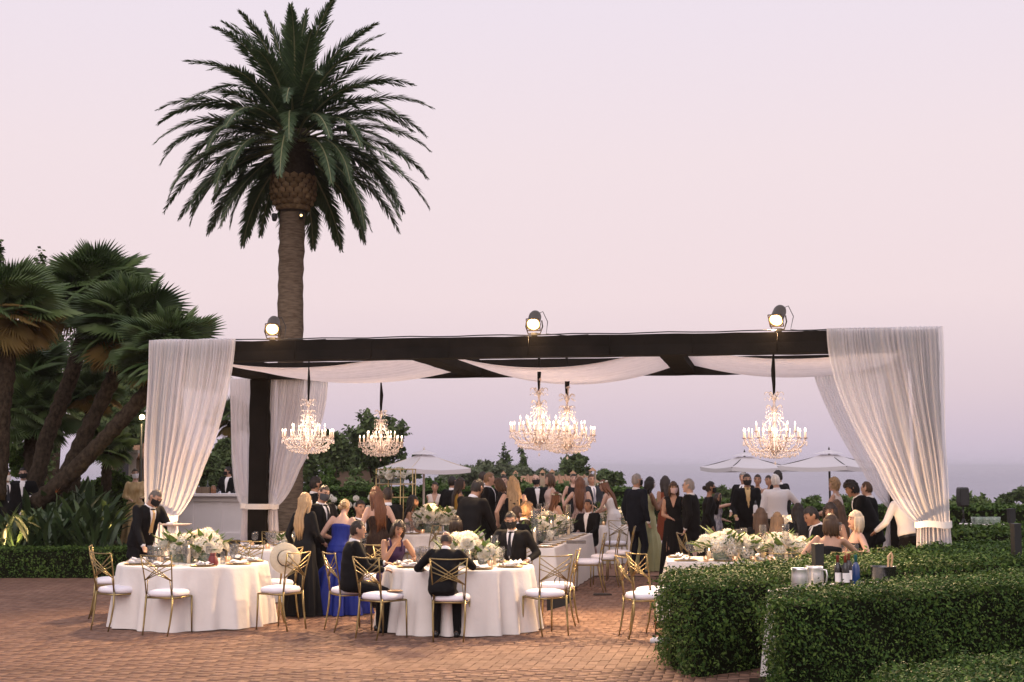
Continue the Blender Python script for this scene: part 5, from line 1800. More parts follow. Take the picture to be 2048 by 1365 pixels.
# ================================================================== CHANDELIERS
CGOLD = mat('gilt_glass', (.72, .60, .52), .2, metal=.25, spec=.7)
def chandelier_proto():
    t = thing('chandelier', 'x', 'chandelier', (0, 0, 0), 0, 'crystal chandeliers hung from the pergola')
    MB().lathe([(.012, 0), (.02, -.03), (.045, -.06), (.02, -.1), (.014, -.16), (.03, -.2), (.055, -.23), (.02, -.27), (.014, -.36), (.03, -.42), (.018, -.5), (.03, -.6), (.07, -.68), (.10, -.73), (.08, -.79), (.03, -.84), (.012, -.87)], 14).build('stem', CGOLD, t)
    def arm_me(name, pts, r):
        P = [Vector((x, 0, z)) for x, z in pts]
        # smooth the polyline
        for _ in range(2):
            Q = [P[0]]
            for a, b2 in zip(P, P[1:]):
                Q += [a.lerp(b2, .25), a.lerp(b2, .75)]
            P = Q + [P[-1]]
        return MB().tube(P, r, 5).mesh(name, CGOLD)
    scroll = arm_me('scroll', [(.02, -.08), (.05, 0.0), (.09, .035), (.125, .02), (.125, -.01)], .006)
    cage = arm_me('cage_arm', [(.03, -.27), (.10, -.30), (.06, -.36), (.14, -.42), (.18, -.52), (.13, -.64), (.09, -.7)], .007)
    low = arm_me('arm', [(.08, -.70), (.16, -.80), (.28, -.80), (.39, -.72), (.42, -.62)], .007)
    upp = arm_me('arm', [(.06, -.6), (.12, -.68), (.2, -.66), (.27, -.58), (.275, -.53)], .0065)
    dish = MB().lathe([(.008, -.012), (.03, 0), (.032, .004), (.01, .0)], 10, cap=False).mesh('drip_dish', CGOLD)
    cn = MB().lathe([(.010, 0), (.010, .085), (.006, .088)], 8).mesh('candle', mat('chandelier_candle', (.8, .66, .55), .5, emit=(1, .6, .35), es=.5))
    bb = MB().lathe([(.003, 0), (.0095, .014), (.0075, .03), (.002, .05)], 8).mesh('bulb', BULB)
    n1, n2 = 14, 7
    for k in range(6):
        obj('scroll', scroll, t, (0, 0, -.02), (0, 0, k * math.pi / 3))
        obj('scroll', scroll, t, (0, 0, -.2), (0, 0, k * math.pi / 3 + .5), .95)
        obj('cage_arm', cage, t, None, (0, 0, k * math.pi / 3))
    for me, n, rr, zz, ph in ((low, n1, .42, -.62, 0), (upp, n2, .275, -.53, .3)):
        for k in range(n):
            a = 2 * math.pi * k / n + ph
            am = obj('arm', me, t, None, (0, 0, a))
            obj('drip_dish', dish, am, (rr, 0, zz))
            c = obj('candle', cn, t, (rr * math.cos(a), rr * math.sin(a), zz))
            obj('bulb', bb, c, (0, 0, .088))
    # crystals
    g = random.Random(4)
    b = MB()
    def drop(p, s):
        x, y, z = p
        b.tube([(x, y, z), (x, y, z - s * 1.2)], .0012, 3, cap=False)
        z -= s * 1.2
        r = s * .42
        b.add([(x, y, z), (x + r, y, z - s * .75), (x, y + r, z - s * .75), (x - r, y, z - s * .75), (x, y - r, z - s * .75), (x, y, z - s * 1.25)],
              [(0, 1, 2), (0, 2, 3), (0, 3, 4), (0, 4, 1), (5, 2, 1), (5, 3, 2), (5, 4, 3), (5, 1, 4)])
    for k in range(n1 * 4):
        a = 2 * math.pi * k / (n1 * 4)
        drop((.43 * math.cos(a), .43 * math.sin(a), -.625 - .02 * (k % 3)), .028)
        drop((.35 * math.cos(a), .35 * math.sin(a), -.73 - .02 * (k % 2)), .028)
    for rr, zz, n in ((.31, -.78, 44), (.27, -.80, 40), (.2, -.82, 34), (.14, -.82, 24), (.08, -.83, 14), (.275, -.54, 34), (.34, -.60, 40), (.22, -.60, 30), (.2, -.68, 30), (.15, -.45, 18), (.16, -.38, 14), (.12, -.29, 12)):
        for k in range(n):
            a = 2 * math.pi * k / n + rr * 9
            drop((rr * math.cos(a), rr * math.sin(a), zz), g.uniform(.022, .034))
    for k in range(6):
        for zo in (-.02, -.2):
            a = k * math.pi / 3 + (.5 if zo < -.1 else 0)
            drop((.125 * math.cos(a), .125 * math.sin(a), zo - .01), .03)
            drop((.09 * math.cos(a), .09 * math.sin(a), zo + .01), .03)
    drop((0, 0, -.87), .05)
    # bead chains from the cage to the arms
    for k in range(n1):
        a = 2 * math.pi * k / n1
        for q in range(9):
            s = q / 8
            rr = .10 + .31 * s
            z = -.52 - .11 * s - .12 * math.sin(math.pi * s)
            b.ball((rr * math.cos(a + .1), rr * math.sin(a + .1), z), .0085, 5, 3)
            rr2 = .08 + .3 * s
            b.ball((rr2 * math.cos(a), rr2 * math.sin(a), -.83 + .12 * s * s), .009, 5, 3)
    tag(b.build('crystal_drops', CRYSTAL, t, smooth=False), kind='stuff')
    return t
CD0 = chandelier_proto()
def chandelier(px, top, bot, Y, label, strap_top, first=False, strap=BLACKCLOTH, sname='black cloth'):
    a, b2 = W(px, top, Y), W(px, bot, Y)
    c = CD0 if first else copy_tree(CD0)
    c['label'] = label
    c.location = a
    s = (a.z - b2.z) / .93
    c.scale = (s, s, s)
    c.rotation_euler = (0, 0, px * .1)
    L = (strap_top - a.z) / s
    b = MB()
    b.tube([(0, 0, -.06), (0, 0, .12), (.012, 0, L * .45), (-.005, 0, L * .8), (.0, 0, L)], [.02, .035, .045, .02, .018], 8, flat=.5)
    b.build('hanging_sleeve', strap, c)
    ld = bpy.data.lights.new('chandelier_glow', 'POINT')
    ld.energy = 26
    ld.color = (1, .74, .55)
    ld.shadow_soft_size = .25
    lo = bpy.data.objects.new('chandelier_glow', ld)
    col.objects.link(lo)
    lo.parent = c
    lo.location = (0, 0, -.42)
    return c
SLEEVE = mat('pinkish_sleeve', (.62, .50, .46), .8)
yb = lambda x, y: (FL + e1 * x + e2 * y).y
chandelier(617, 800, 912, yb(2.25, 0.0), 'small crystal chandelier on black sleeve in front of the inner white drape', BZ0 + .02, True)
chandelier(762, 822, 917, yb(4.0, PD), 'small crystal chandelier on black sleeve against the dark tree', BZ0 + .02)
chandelier(1078, 778, 905, yb(5.9, 0.9), 'crystal chandelier with tall gilt scrolls, in front of its overlapping twin', 3.45, strap=SLEEVE)
chandelier(1134, 790, 912, yb(6.7, 3.0), 'crystal chandelier partly hidden behind its twin in the overlapping pair', 3.4, strap=SLEEVE)
chandelier(1548, 786, 922, yb(9.2, 0.0), 'crystal chandelier on black sleeve next to the hedge-side curtain', BZ0 + .02)

# ================================================================== PEOPLE
SKINS = {k: mat('skin_' + k, c, .5, c2=tuple(x * .88 for x in c), scale=8, spec=.3) for k, c in
         dict(fair=(.56, .35, .26), warm=(.48, .28, .19), tan=(.38, .21, .135), brown=(.27, .145, .09)).items()}
HAIRS = {k: mat('hair_' + k, c, .5, c2=tuple(x * 1.7 for x in c), scale=38, spec=.35, stretch=(1, 1, .1), bump=.5, bscale=70) for k, c in
         dict(black=(.012, .009, .008), dark=(.022, .014, .010), brown=(.055, .030, .016), light=(.14, .085, .045), blond=(.27, .18, .095), platinum=(.48, .38, .26), grey=(.20, .18, .165), pepper=(.085, .07, .058), white=(.55, .52, .48), auburn=(.10, .04, .018)).items()}
EYE = mat('eye_dark', (.02, .015, .012), .25)
LIP = mat('lip', (.30, .11, .09), .5)
MASKS = dict(black=mat('black_mask', (.015, .015, .016), .8), white=mat('white_mask', (.7, .68, .7), .8), pink=mat('pink_mask', (.6, .44, .42), .8), navy=mat('grey_mask', (.06, .065, .075), .8))
SHOE = mat('black_shoe', (.01, .01, .01), .3, spec=.5)
FAB = {}
def fab(name, c, rough=.7, c2=None, scale=10, **k):
    return mat('fabric_' + name, c, rough, c2=c2 or tuple(x * .85 for x in c), scale=scale, spec=.15, **{**dict(bump=.55, bscale=11, stretch=(1, 1, .3)), **k})
TIEM = fab('dark_tie', (.02, .022, .03))

def ik(a, t, l1, l2, hint):
    a, t, hint = Vector(a), Vector(t), Vector(hint)
    d = t - a
    L = min(d.length, (l1 + l2) * .995)
    L = max(L, abs(l1 - l2) * 1.05 + .01)
    dn = d.normalized()
    t = a + dn * L
    x = (l1 * l1 - l2 * l2 + L * L) / (2 * L)
    h = math.sqrt(max(0, l1 * l1 - x * x))
    hp = hint - dn * hint.dot(dn)
    hp = hp.normalized() if hp.length > 1e-5 else Vector((0, 1, 0))
    return a + dn * x + hp * h, t

PROF = {'m': [(-.2, .12, .10), (-.08, .165, .12), (.05, .168, .12), (.3, .152, .112), (.55, .165, .12), (.75, .178, .12), (.88, .165, .10), (.96, .10, .075), (1.03, .062, .062)],
        'f': [(-.2, .125, .10), (-.08, .172, .122), (.05, .170, .12), (.32, .118, .090), (.52, .132, .098), (.66, .142, .118), (.78, .142, .098), (.88, .135, .08), (.96, .075, .06), (1.03, .048, .050)]}
def prof(sex, t):
    P = PROF[sex]
    if t <= P[0][0]:
        return P[0][1:]
    for a, b in zip(P, P[1:]):
        if t <= b[0]:
            s = (t - a[0]) / (b[0] - a[0])
            s = s * s * (3 - 2 * s)
            return a[1] + (b[1] - a[1]) * s, a[2] + (b[2] - a[2]) * s
    return P[-1][1:]

def remeshed(o, vox, smooth=3):
    m = o.modifiers.new('remesh', 'REMESH')
    m.mode = 'VOXEL'
    m.voxel_size = vox
    m.use_smooth_shade = True
    if smooth:
        s = o.modifiers.new('smooth', 'SMOOTH')
        s.factor = .5
        s.iterations = smooth
    return o

class Fig:
    pass

def person(label, px, top, Y, rz, sex='m', pose='stand', wear='suit', cloth=None, lean=0, side=0, yaw=0, nod=0, tilt=0, lh=None, rh=None,
           hair='short', hc='dark', skin='warm', mask=None, gz=0.0, tie=TIEM, shirt=SHIRT, bow=False, trousers=None, k=None, vox=None,
           crown=False, glasses=False, legs=None, held=None, neckline='straps', flare=.30, turn=0, vest=None, dy=0.0, open_=True, seat_z=.5, group=None):
    """px/top = where the crown of the head shows in the photo, Y = distance; rz degrees, 0 = facing away"""
    far = Y > 24
    vox = vox or (.014 if Y < 19 else (.019 if Y < 25 else .0235))
    h = W(px, top, Y).z - gz
    f = Fig()
    rr_ = random.Random(int(px * 31 + top * 7))
    yaw += rr_.uniform(-10, 10)
    tilt += rr_.uniform(-7, 7)
    nod += rr_.uniform(-3, 6)
    lean += rr_.uniform(-1, 4)
    side += rr_.uniform(-3, 3)
    turn += rr_.uniform(-6, 6)
    # ---- skeleton, forward = +y
    ln, sdl = R(lean), R(side)
    Rt = Matrix.Rotation(-ln, 3, 'X') @ Matrix.Rotation(sdl, 3, 'Y') @ Matrix.Rotation(R(turn), 3, 'Z')
    Rh = Matrix.Rotation(-ln * .35 - R(nod), 3, 'X') @ Matrix.Rotation(sdl * .5 + R(tilt), 3, 'Y') @ Matrix.Rotation(R(yaw), 3, 'Z')
    if k is None:
        if pose == 'sit':
            base = .56
            unit = (Rt @ Vector((0, 0, .53))).z + (Rh @ Vector((0, .02, .157))).z + .12
            k = (h - .09 - .47) / (unit + .0)
            k = min(1.1, max(.78, k))
        else:
            unit = .93 + (Rt @ Vector((0, 0, .53))).z + (Rh @ Vector((0, .02, .157))).z + .12
            k = min(1.13, max(.7, h / unit))
    pel = Vector((0, 0, .93 * k)) if pose == 'stand' else Vector((0, 0, seat_z + .085))
    if pose == 'stand' and lean > 12:
        pel.y -= .10 * math.sin(ln)
    T = lambda t, x=0., y=0.: pel + Rt @ Vector((x, y, .53 * k * t))
    neck = T(1.0)
    head = neck + Rh @ Vector((0, .025 * k, .147 * k))
    sw = (.185 if sex == 'm' else .155) * k
    S = {s: T(.90, s * sw, 0) for s in (-1, 1)}
    hands, elb = {}, {}
    for s, tgt in ((-1, lh), (1, rh)):
        if tgt is None:
            if pose == 'sit':
                tgt = (s * .17, .36, .70)
            else:
                if rr_.random() < .38:
                    tgt = S[s] + Vector((-s * rr_.uniform(.05, .16) * k, rr_.uniform(.2, .3) * k, -rr_.uniform(.26, .4) * k))
                else:
                    tgt = S[s] + Vector((s * rr_.uniform(.04, .1) * k, rr_.uniform(.0, .12) * k, -rr_.uniform(.5, .545) * k))
        elif tgt == 'lap':
            tgt = (s * .08, .28, .68)
        tgt = Vector(tgt)
        e, t_ = ik(S[s], tgt, .295 * k, .265 * k, Vector((s * .55, -.8, -.35)))
        elb[s], hands[s] = e, t_
    hip = {s: pel + Vector((s * .088 * k, 0, -.02 * k)) for s in (-1, 1)}
    knee, ank = {}, {}
    for s in (-1, 1):
        if legs and legs.get(s):
            ft = Vector(legs[s])
        elif pose == 'stand':
            ft = Vector((s * .10 * k + rr_.uniform(-.02, .03) * s, rr_.uniform(-.08, .09), .085))
        else:
            ft = Vector((s * .12, .40 * k, .085))
        kn, a = ik(hip[s], ft, .43 * k, .42 * k, Vector((s * .12, 1, .25)))
        knee[s], ank[s] = kn, a
    # ---- root
    zoff = 0.0
    hx = head.x * math.cos(R(rz)) - head.y * math.sin(R(rz))
    hy = head.x * math.sin(R(rz)) + head.y * math.cos(R(rz))
    wx = GX(px, Y, h) - hx
    root = thing('person', label, 'person', (wx, Y - hy + dy, gz + zoff), R(rz), group)
    N = 14
    def torso_rings(t0, t1, inf, n=12, dz=0.0, infl_fn=None):
        rr = []
        for i in range(n + 1):
            t = t0 + (t1 - t0) * i / n
            a, b = prof(sex, t)
            extra = infl_fn(t) if infl_fn else 0
            c = T(t)
            rr.append([c + Rt @ Vector(((a * k + inf + extra) * math.cos(q), (b * k + inf + extra) * math.sin(q) + (.012 * k if sex == 'f' and .58 < t < .74 and math.sin(q) > .2 else 0), 0)) for q in [2 * math.pi * j / 18 for j in range(18)]])
        return rr
    # ---- body: head, neck, trunk, limbs and fingers in one skin
    covered = wear in ('suit', 'shirt', 'vest', 'coat')
    b = MB()
    b.loft(torso_rings(-.2, 1.03, -.014 if covered else -.004))
    b.limb(T(.93), head - Rh @ Vector((0, .02 * k, .06 * k)), (.057 if sex == 'm' else .047) * k, (.054 if sex == 'm' else .045) * k)
    hw_, hd_, hh_ = .074 * k, .093 * k, .115 * k
    if sex == 'f':
        hw_, hd_, hh_ = .070 * k, .088 * k, .110 * k
    rings = []
    for i in range(11):
        a = -math.pi / 2 + math.pi * i / 10
        z = math.sin(a)
        rr = max(.05, math.cos(a))
        ring = []
        for j in range(16):
            q = 2 * math.pi * j / 16
            x, y = rr * math.cos(q), rr * math.sin(q)
            jaw = 1 - .30 * max(0, -z) ** 1.3
            yy = y * hd_ + (-.006 * k if z < 0 and y < 0 else 0) + (.012 * k * max(0, -z) if y > 0 else -.0) + (.012 * k * max(0, z) * (-1))
            ring.append(head + Rh @ Vector((x * hw_ * jaw, yy * (1 - .18 * max(0, -z - .2) * (1 if y < 0 else .2)), z * hh_)))
        rings.append(ring)
    b.loft(rings)
    H = lambda x, y, z: head + Rh @ Vector((x, y, z)) 
    b.limb(H(0, hd_ * .93, .018 * k), H(0, hd_ * 1.13, -.022 * k), .010 * k, .0145 * k, 6)     # nose
    b.limb(H(0, hd_ * .80, -.085 * k), H(0, hd_ * .9, -.088 * k), .026 * k, .022 * k, 8)       # chin
    b.limb(H(-.03 * k, hd_ * .86, .028 * k), H(.03 * k, hd_ * .86, .028 * k), .014 * k, .014 * k, 6)
    for s in (-1, 1):
        b.limb(H(s * hw_ * .98, -.006 * k, -.022 * k), H(s * hw_ * 1.10, -.014 * k, .018 * k), .011 * k, .015 * k, 6)  # ear
        sh = .048 if sex == 'm' else .040
        thin = .85 if covered else 1.0
        b.limb(S[s], elb[s], sh * k * thin, .036 * k * thin, mid=.046 * k * thin)
        b.limb(elb[s], hands[s], .036 * k * thin, .025 * k, mid=.038 * k * thin)
        # hand
        d = (hands[s] - elb[s]).normalized()
        hint = Vector((0, 1, 0)) if abs(d.y) < .8 else Vector((0, 0, -1))
        side_v = d.cross(hint).normalized()
        nrm = side_v.cross(d).normalized()
        wr = hands[s]
        pk = k * (1.0 if sex == 'm' else .9)
        P0, P1 = wr + d * .012 * pk, wr + d * .085 * pk
        rr = []
        for q, (w_, th) in ((0, (.024, .018)), (.4, (.036, .017)), (.8, (.040, .015)), (1, (.037, .012))):
            c = P0.lerp(P1, q)
            rr.append([c + side_v * math.cos(z) * w_ * pk + nrm * math.sin(z) * th * pk for z in [2 * math.pi * j / 10 for j in range(10)]])
        b.loft(rr)
        curl = nrm
        for q, (o_, L_) in enumerate(((-.030, .060), (-.010, .074), (.011, .070), (.031, .054))):
            a0 = P1 + side_v * o_ * pk - d * .008
            a1 = a0 + (d * .9 + curl * .30).normalized() * L_ * .5 * pk
            a2 = a1 + (d * .55 + curl * .75).normalized() * L_ * .5 * pk
            b.tube([a0, a1, a2], [.0095 * pk, .009 * pk, .0075 * pk], 6)
        inner = -s if d.z < 0 else s
        th0 = P0 + d * .02 * pk + side_v * .034 * pk * (1 if side_v.x * -s > 0 else -1)
        sv = side_v * (1 if side_v.x * -s > 0 else -1)
        b.tube([P0 + sv * .018 * pk, th0 + sv * .012 * pk, th0 + sv * .02 * pk + d * .035 * pk + curl * .015 * pk], [.013 * pk, .012 * pk, .009 * pk], 6)
        # legs
        lt = .75 if covered else .95
        b.limb(hip[s], knee[s], .078 * k * lt, .052 * k * lt)
        b.limb(knee[s], ank[s], .052 * k * lt, .036 * k * lt, mid=.055 * k * lt)
        b.limb(ank[s] - Vector((0, .03, .03)), ank[s] + Vector((0, .13 * k, -.055)), .034 * k, .026 * k)
    body = remeshed(b.build('body', SKINS[skin], root), vox, 2)
    # ---- face
    if abs(((rz + yaw + 180) % 360) - 180) > 40:
        e = MB()
        for s in (-1, 1):
            e.ball(H(s * .031 * k, hd_ * .91, .012 * k), .0105 * k, 8, 5, squash=(1.25, .6, .7), M=Rh)
            e.tube([H(s * .016 * k, hd_ * .99, .032 * k), H(s * .034 * k, hd_ * .965, .036 * k), H(s * .05 * k, hd_ * .83, .030 * k)], .0042 * k, 4)
        e.build('eyes_and_brows', EYE, body)
        if not mask:
            MB().tube([H(-.024 * k, hd_ * .93, -.056 * k), H(0, hd_ * 1.015, -.055 * k), H(.024 * k, hd_ * .93, -.056 * k)], [.004 * k, .0075 * k, .004 * k], 5).build('mouth', LIP, body)
    if mask:
        mb = MB()
        def mf(u, v):
            q = R(-78 + 156 * u)
            z = -.093 + .103 * v
            bul = 1.06 + .15 * math.exp(-(q / .5) ** 2) * math.sin(math.pi * min(1, v * .9 + .1))
            rr = math.sqrt(max(.1, 1 - (z / .115 * .78) ** 2))
            return H(math.sin(q) * hw_ * 1.09 * max(.8, rr), math.cos(q) * hd_ * bul * max(.86, rr) + .006, z * k * (1 - .12 * abs(q)))
        mb.grid(14, 8, mf)
        for s in (-1, 1):
            mb.tube([H(s * hw_ * 1.04, .012 * k, -.01 * k), H(s * hw_ * 1.12, -.012 * k, .02 * k)], .003, 4)
        mb.build('face_mask', MASKS[mask], body)
    if glasses:
        gl = MB()
        for s in (-1, 1):
            gl.tube([H(s * .034 * k + .019 * k * math.cos(a), hd_ * 1.06, .012 * k + .016 * k * math.sin(a)) for a in [2 * math.pi * j / 10 for j in range(11)]], .002, 4)
            gl.tube([H(s * .052 * k, hd_ * 1.05, .014 * k), H(s * hw_ * 1.08, 0, .016 * k)], .002, 4)
        gl.build('glasses', BLACKMETAL, body)
    # ---- hair
    if hair:
        hb = MB()
        g = random.Random(hash((px, top)) & 0xffff)
        ph = [g.uniform(0, 6.28) for _ in range(4)]
        infl = dict(short=1.07, bald=1.04, long=1.11, bob=1.12, bun=1.08, curly=1.19, updo=1.10, crop=1.05)[hair]
        n_, m_ = 26, 16
        def hp(i, j):
            a = -math.pi / 2 + math.pi * i / m_
            q = 2 * math.pi * j / n_
            z, rr = math.sin(a), max(.02, math.cos(a))
            x, y = rr * math.cos(q), rr * math.sin(q)
            nz = .03 * math.sin(7 * x + ph[0]) * math.sin(9 * y + ph[1]) + .02 * math.sin(15 * z + 5 * q + ph[2])
            if hair == 'curly':
                nz *= 2.6
            r_ = infl + nz + (.04 if z > .3 and hair not in ('bald', 'crop') else 0)
            return Vector((x * hw_ * r_, y * hd_ * r_ - .004 * k, z * hh_ * (r_ - .015))), x, y, z
        keep = {}
        for i in range(m_):
            for j in range(n_):
                p, x, y, z = hp(i + .5, j + .5)
                if hair == 'bald':
                    ok = y < .35 and -.35 < z < .38 and not (y > 0 and abs(x) < .75)
                elif hair in ('long', 'bob', 'curly'):
                    ok = (z > .42 or y < .12 + .5 * z or (abs(x) > .86 and y < .35)) and (z > -.75 or y < 0)
                else:
                    ok = (z > .52) or (y < .10 and z > -.35 - .25 * (y < -.5)) or (y < .5 and z > .12 and abs(x) > .75)
                keep[(i, j)] = ok
        idx = {}
        for (i, j), ok in keep.items():
            if ok:
                f_ = []
                for a, c in ((i, j), (i, j + 1), (i + 1, j + 1), (i + 1, j)):
                    key = (a, c % n_)
                    if key not in idx:
                        idx[key] = len(hb.v)
                        p = hp(*key)[0]
                        hb.v.append(tuple(head + Rh @ (p * (1 + g.gauss(0, .022)))))
                    f_.append(idx[key])
                hb.f.append(tuple(f_))
        if hair == 'long':
            for q in range(15):
                u = -1 + 2 * q / 14
                an = R(270 + u * 104)
                L_ = .40 * k * g.uniform(.72, 1.08) * (1 - .22 * abs(u))
                wv = g.uniform(-.012, .012)
                p0 = H(math.cos(an) * hw_ * 1.06, math.sin(an) * hd_ * 1.0, .045 * k)
                p1 = H(math.cos(an) * hw_ * 1.13, math.sin(an) * hd_ * 1.02, -.05 * k)
                bk = -(prof(sex, .9)[1] * k + .02)
                cx = u * .098 * k
                yb_ = (bk if abs(u) < .8 else bk * .25)
                p2 = p1.lerp(T(.97, cx * .95, yb_ * .8), .8)
                p3 = T(.86, cx * 1.02 + wv, yb_)
                p4 = T(.90 - L_ * .5 / .53, cx * 1.0 - wv, yb_ - .012)
                p5 = T(.90 - L_ / .53, cx * .9 + wv, yb_ - .004)
                hb.tube([p0, p1, p2, p3, p4, p5], [.022 * k, .027 * k, .026 * k, .024 * k, .019 * k, .004 * k], 7)
        if hair == 'bob':
            for q in range(19):
                a = R(164 + q * 11.8)
                L_ = g.uniform(.10, .165) * k
                o1, o2 = g.uniform(-.012, .012), g.uniform(-.016, .016)
                hb.tube([H(math.cos(a) * hw_ * 1.0, math.sin(a) * hd_ * .98, .05 * k), H(math.cos(a) * hw_ * 1.12, math.sin(a) * hd_ * 1.06, -.02 * k), H(math.cos(a) * hw_ * 1.16 + o1, math.sin(a) * hd_ * 1.08, -L_ * .75), H(math.cos(a) * hw_ * 1.05 + o2, math.sin(a) * hd_ * 1.0 + o1, -L_ - .02)], [.02 * k, .024 * k, .02 * k, .004 * k], 6)
        if hair == 'bun':
            hb.ball(H(0, -hd_ * 1.28, .0 * k), .042 * k, 10, 7)
        if hair == 'updo':
            for q in range(7):
                hb.ball(H(.04 * k * math.cos(q), -hd_ * (1.08 + .06 * (q % 2)), -.02 * k + .035 * k * math.sin(q * 1.3)), .034 * k, 8, 6)
        if hair == 'curly':
            for q in range(34):
                a, z = g.uniform(0, 6.28), g.uniform(-.5, 1)
                rr = math.sqrt(max(0, 1 - z * z))
                if math.sin(a) * rr > .35 and z < .5:
                    continue
                hb.ball(H(math.cos(a) * rr * hw_ * 1.15, math.sin(a) * rr * hd_ * 1.1, z * hh_ * 1.1), .026 * k, 6, 5)
        hb.build('hair', HAIRS[hc], body)
    if crown:
        cb = MB()
        lf = MB()
        for q in range(16):
            a = 2 * math.pi * q / 16
            p = H(math.cos(a) * hw_ * 1.25, math.sin(a) * hd_ * 1.2, .062 * k + .006 * math.sin(3 * a))
            (cb if q % 3 else lf).ball(p, .019 * k if q % 3 else .014 * k, 7, 5)
        cb.build('flower_crown', PETAL, body)
        lf.build('crown_leaves', LEAFG, body)
    # ---- clothes
    cl = cloth or SUIT
    def legs_mesh(m, inf, name='trousers', hem=.06, wide=1.0):
        tb = MB()
        tb.loft(torso_rings(-.22, .32, inf))
        for s in (-1, 1):
            tb.limb(hip[s], knee[s], .090 * k + inf * .4, .068 * k * wide + inf * .3)
            an = ank[s] + (knee[s] - ank[s]).normalized() * (hem - .085 + .02)
            tb.limb(knee[s], ank[s] + Vector((0, 0, .03)), .068 * k * wide + inf * .3, .058 * k * wide + inf * .2)
            tb.limb(knee[s].lerp(ank[s], .9), ank[s] - Vector((0, 0, .03)), .058 * k * wide, .060 * k * wide)
        return remeshed(tb.build(name, m, root), vox * 1.35, 2)
    def shoes(m=SHOE):
        for s in (-1, 1):
            a = ank[s]
            fz = a.z - .085
            rr = []
            for y0, w_, h0 in ((-.075, .028, .05), (-.05, .036, .07), (.02, .036, .075), (.09, .045, .055), (.15, .042, .04), (.185, .024, .028)):
                c = a + Vector((0, y0 * k, 0))
                rr.append([Vector((c.x + w_ * k * x, c.y, fz + .004 + h0 * z)) for x, z in ((-1, 0), (1, 0), (.92, .55), (.4, 1), (-.4, 1), (-.92, .55))])
            MB().loft(rr).build('shoe', m, root)
    def sleeves(tb, r0, r1, full=True, cuff=.02):
        for s in (-1, 1):
            tb.limb(S[s] + Vector((0, 0, .004)), elb[s], r0 * k, r1 * k, mid=(r0 * .98) * k)
            if full:
                d = (hands[s] - elb[s])
                tb.limb(elb[s], elb[s] + d * .88, r1 * k, (r1 - .012) * k)
    if wear in ('suit', 'coat'):
        tb = MB()
        low = -.42 if pose == 'stand' else -.2
        tb.loft(torso_rings(low, .99, .024, 16, infl_fn=lambda t: .018 * max(0, .1 - t) + (.012 if .1 < t < .5 else 0)))
        sleeves(tb, .068, .056)
        tb.limb(T(.93, -sw * .6), T(.93, sw * .6), .052 * k, .052 * k)
        remeshed(tb.build('jacket', cl, root), vox * 1.3, 2)
        legs_mesh(trousers or cl, .012)
        shoes()
        # shirt front, collar, tie
        def front(x, t, off):
            a, bb = prof(sex, t)
            A, B = a * k + .024 + (.012 if .1 < t < .5 else 0), bb * k + .024 + (.012 if .1 < t < .5 else 0)
            yy = B * math.sqrt(max(.05, 1 - (x / A) ** 2))
            return T(t, x, yy + off)
        t0, t1 = .32, 1.0
        mb = MB()
        mb.grid(6, 12, lambda u, v: front((2 * u - 1) * (.004 + .052 * k * (v ** 1.1)), t0 + (t1 - t0) * v * .97, .006) if v < .93 else front((2 * u - 1) * .052 * k, .955, .006).lerp(neck + Rt @ Vector(((2 * u - 1) * .045 * k, .076 * k, .0)), (v - .93) / .07))
        mb.build('shirt_front', shirt, root)
        lb = MB()
        for s in (-1, 1):
            lb.grid(2, 8, lambda u, v, s=s: front(s * (.004 + .053 * k * v ** 1.1 + u * (.012 + .04 * math.sin(math.pi * min(1, v * 1.15)))), t0 + (t1 - t0) * v * .93, .008 + .006 * u))
        lb.build('lapels', cl, root)
        if vest:
            vb = MB()
            vb.grid(4, 6, lambda u, v: front((2 * u - 1) * (.004 + .05 * k * v), t0 + .02 + .34 * v, .009))
            vb.build('waistcoat', vest, root)
    if wear in ('shirt', 'vest'):
        tb = MB()
        tb.loft(torso_rings(.03, .99, .016, 14, infl_fn=lambda t: .022 * math.exp(-((t - .12) / .16) ** 2)))
        sleeves(tb, .064, .052)
        tb.limb(T(.93, -sw * .6), T(.93, sw * .6), .048 * k, .048 * k)
        so = remeshed(tb.build('shirt', shirt, root), vox * 1.25, 2)
        legs_mesh(trousers or SUIT, .010)
        shoes()
        rr = torso_rings(-.03, .04, .024, 2)
        MB().loft(rr, cap=False).build('belt', SHOE, root)
        if wear == 'vest':
            vb = MB()
            vb.loft(torso_rings(-.02, .93, .026, 12))
            remeshed(vb.build('waistcoat', cl, root), vox * 1.3, 1)
    if wear in ('suit', 'shirt', 'vest', 'coat'):
        nb_ = MB()
        cN = T(.985)
        for hgt, r_ in ((0, .066), (.035, .060)):
            pass
        up = (head - neck).normalized()
        nb_.loft([[neck + up * z + Rt @ Vector((r_ * k * math.cos(q), (r_ * k + .004) * math.sin(q), -.012 * math.sin(q))) for q in [2 * math.pi * j / 16 for j in range(16)]] for z, r_ in ((-.03, .070), (.008, .066), (.026, .062), (.022, .058))], cap=False)
        nb_.build('collar', shirt, root)
        if wear in ('suit', 'coat'):
            kn = neck + Rt @ Vector((0, .068 * k, -.012))
            if bow:
                bb = MB()
                for s in (-1, 1):
                    bb.loft([[kn + Rt @ Vector((s * x, .012, z_)) for z_ in (-hz, hz)] + [kn + Rt @ Vector((s * x, .022, z_)) for z_ in (hz, -hz)] for x, hz in ((.004, .010), (.03, .022), (.058, .026))])
                bb.build('bow_tie', SUIT, root)
            elif tie:
                bb = MB()
                pts = [(kn + Rt @ Vector((0, .008, 0)), .016)] + [(front(0, .90 - .13 * q, .014), .014 + .0045 * q) for q in range(5)]
                bb.loft([[p + Rt @ Vector((x * w_, y, 0)) for x, y in ((-1, 0), (1, 0), (1, .006), (-1, .006))] for p, w_ in pts])
                bb.build('tie', tie, root, smooth=False)
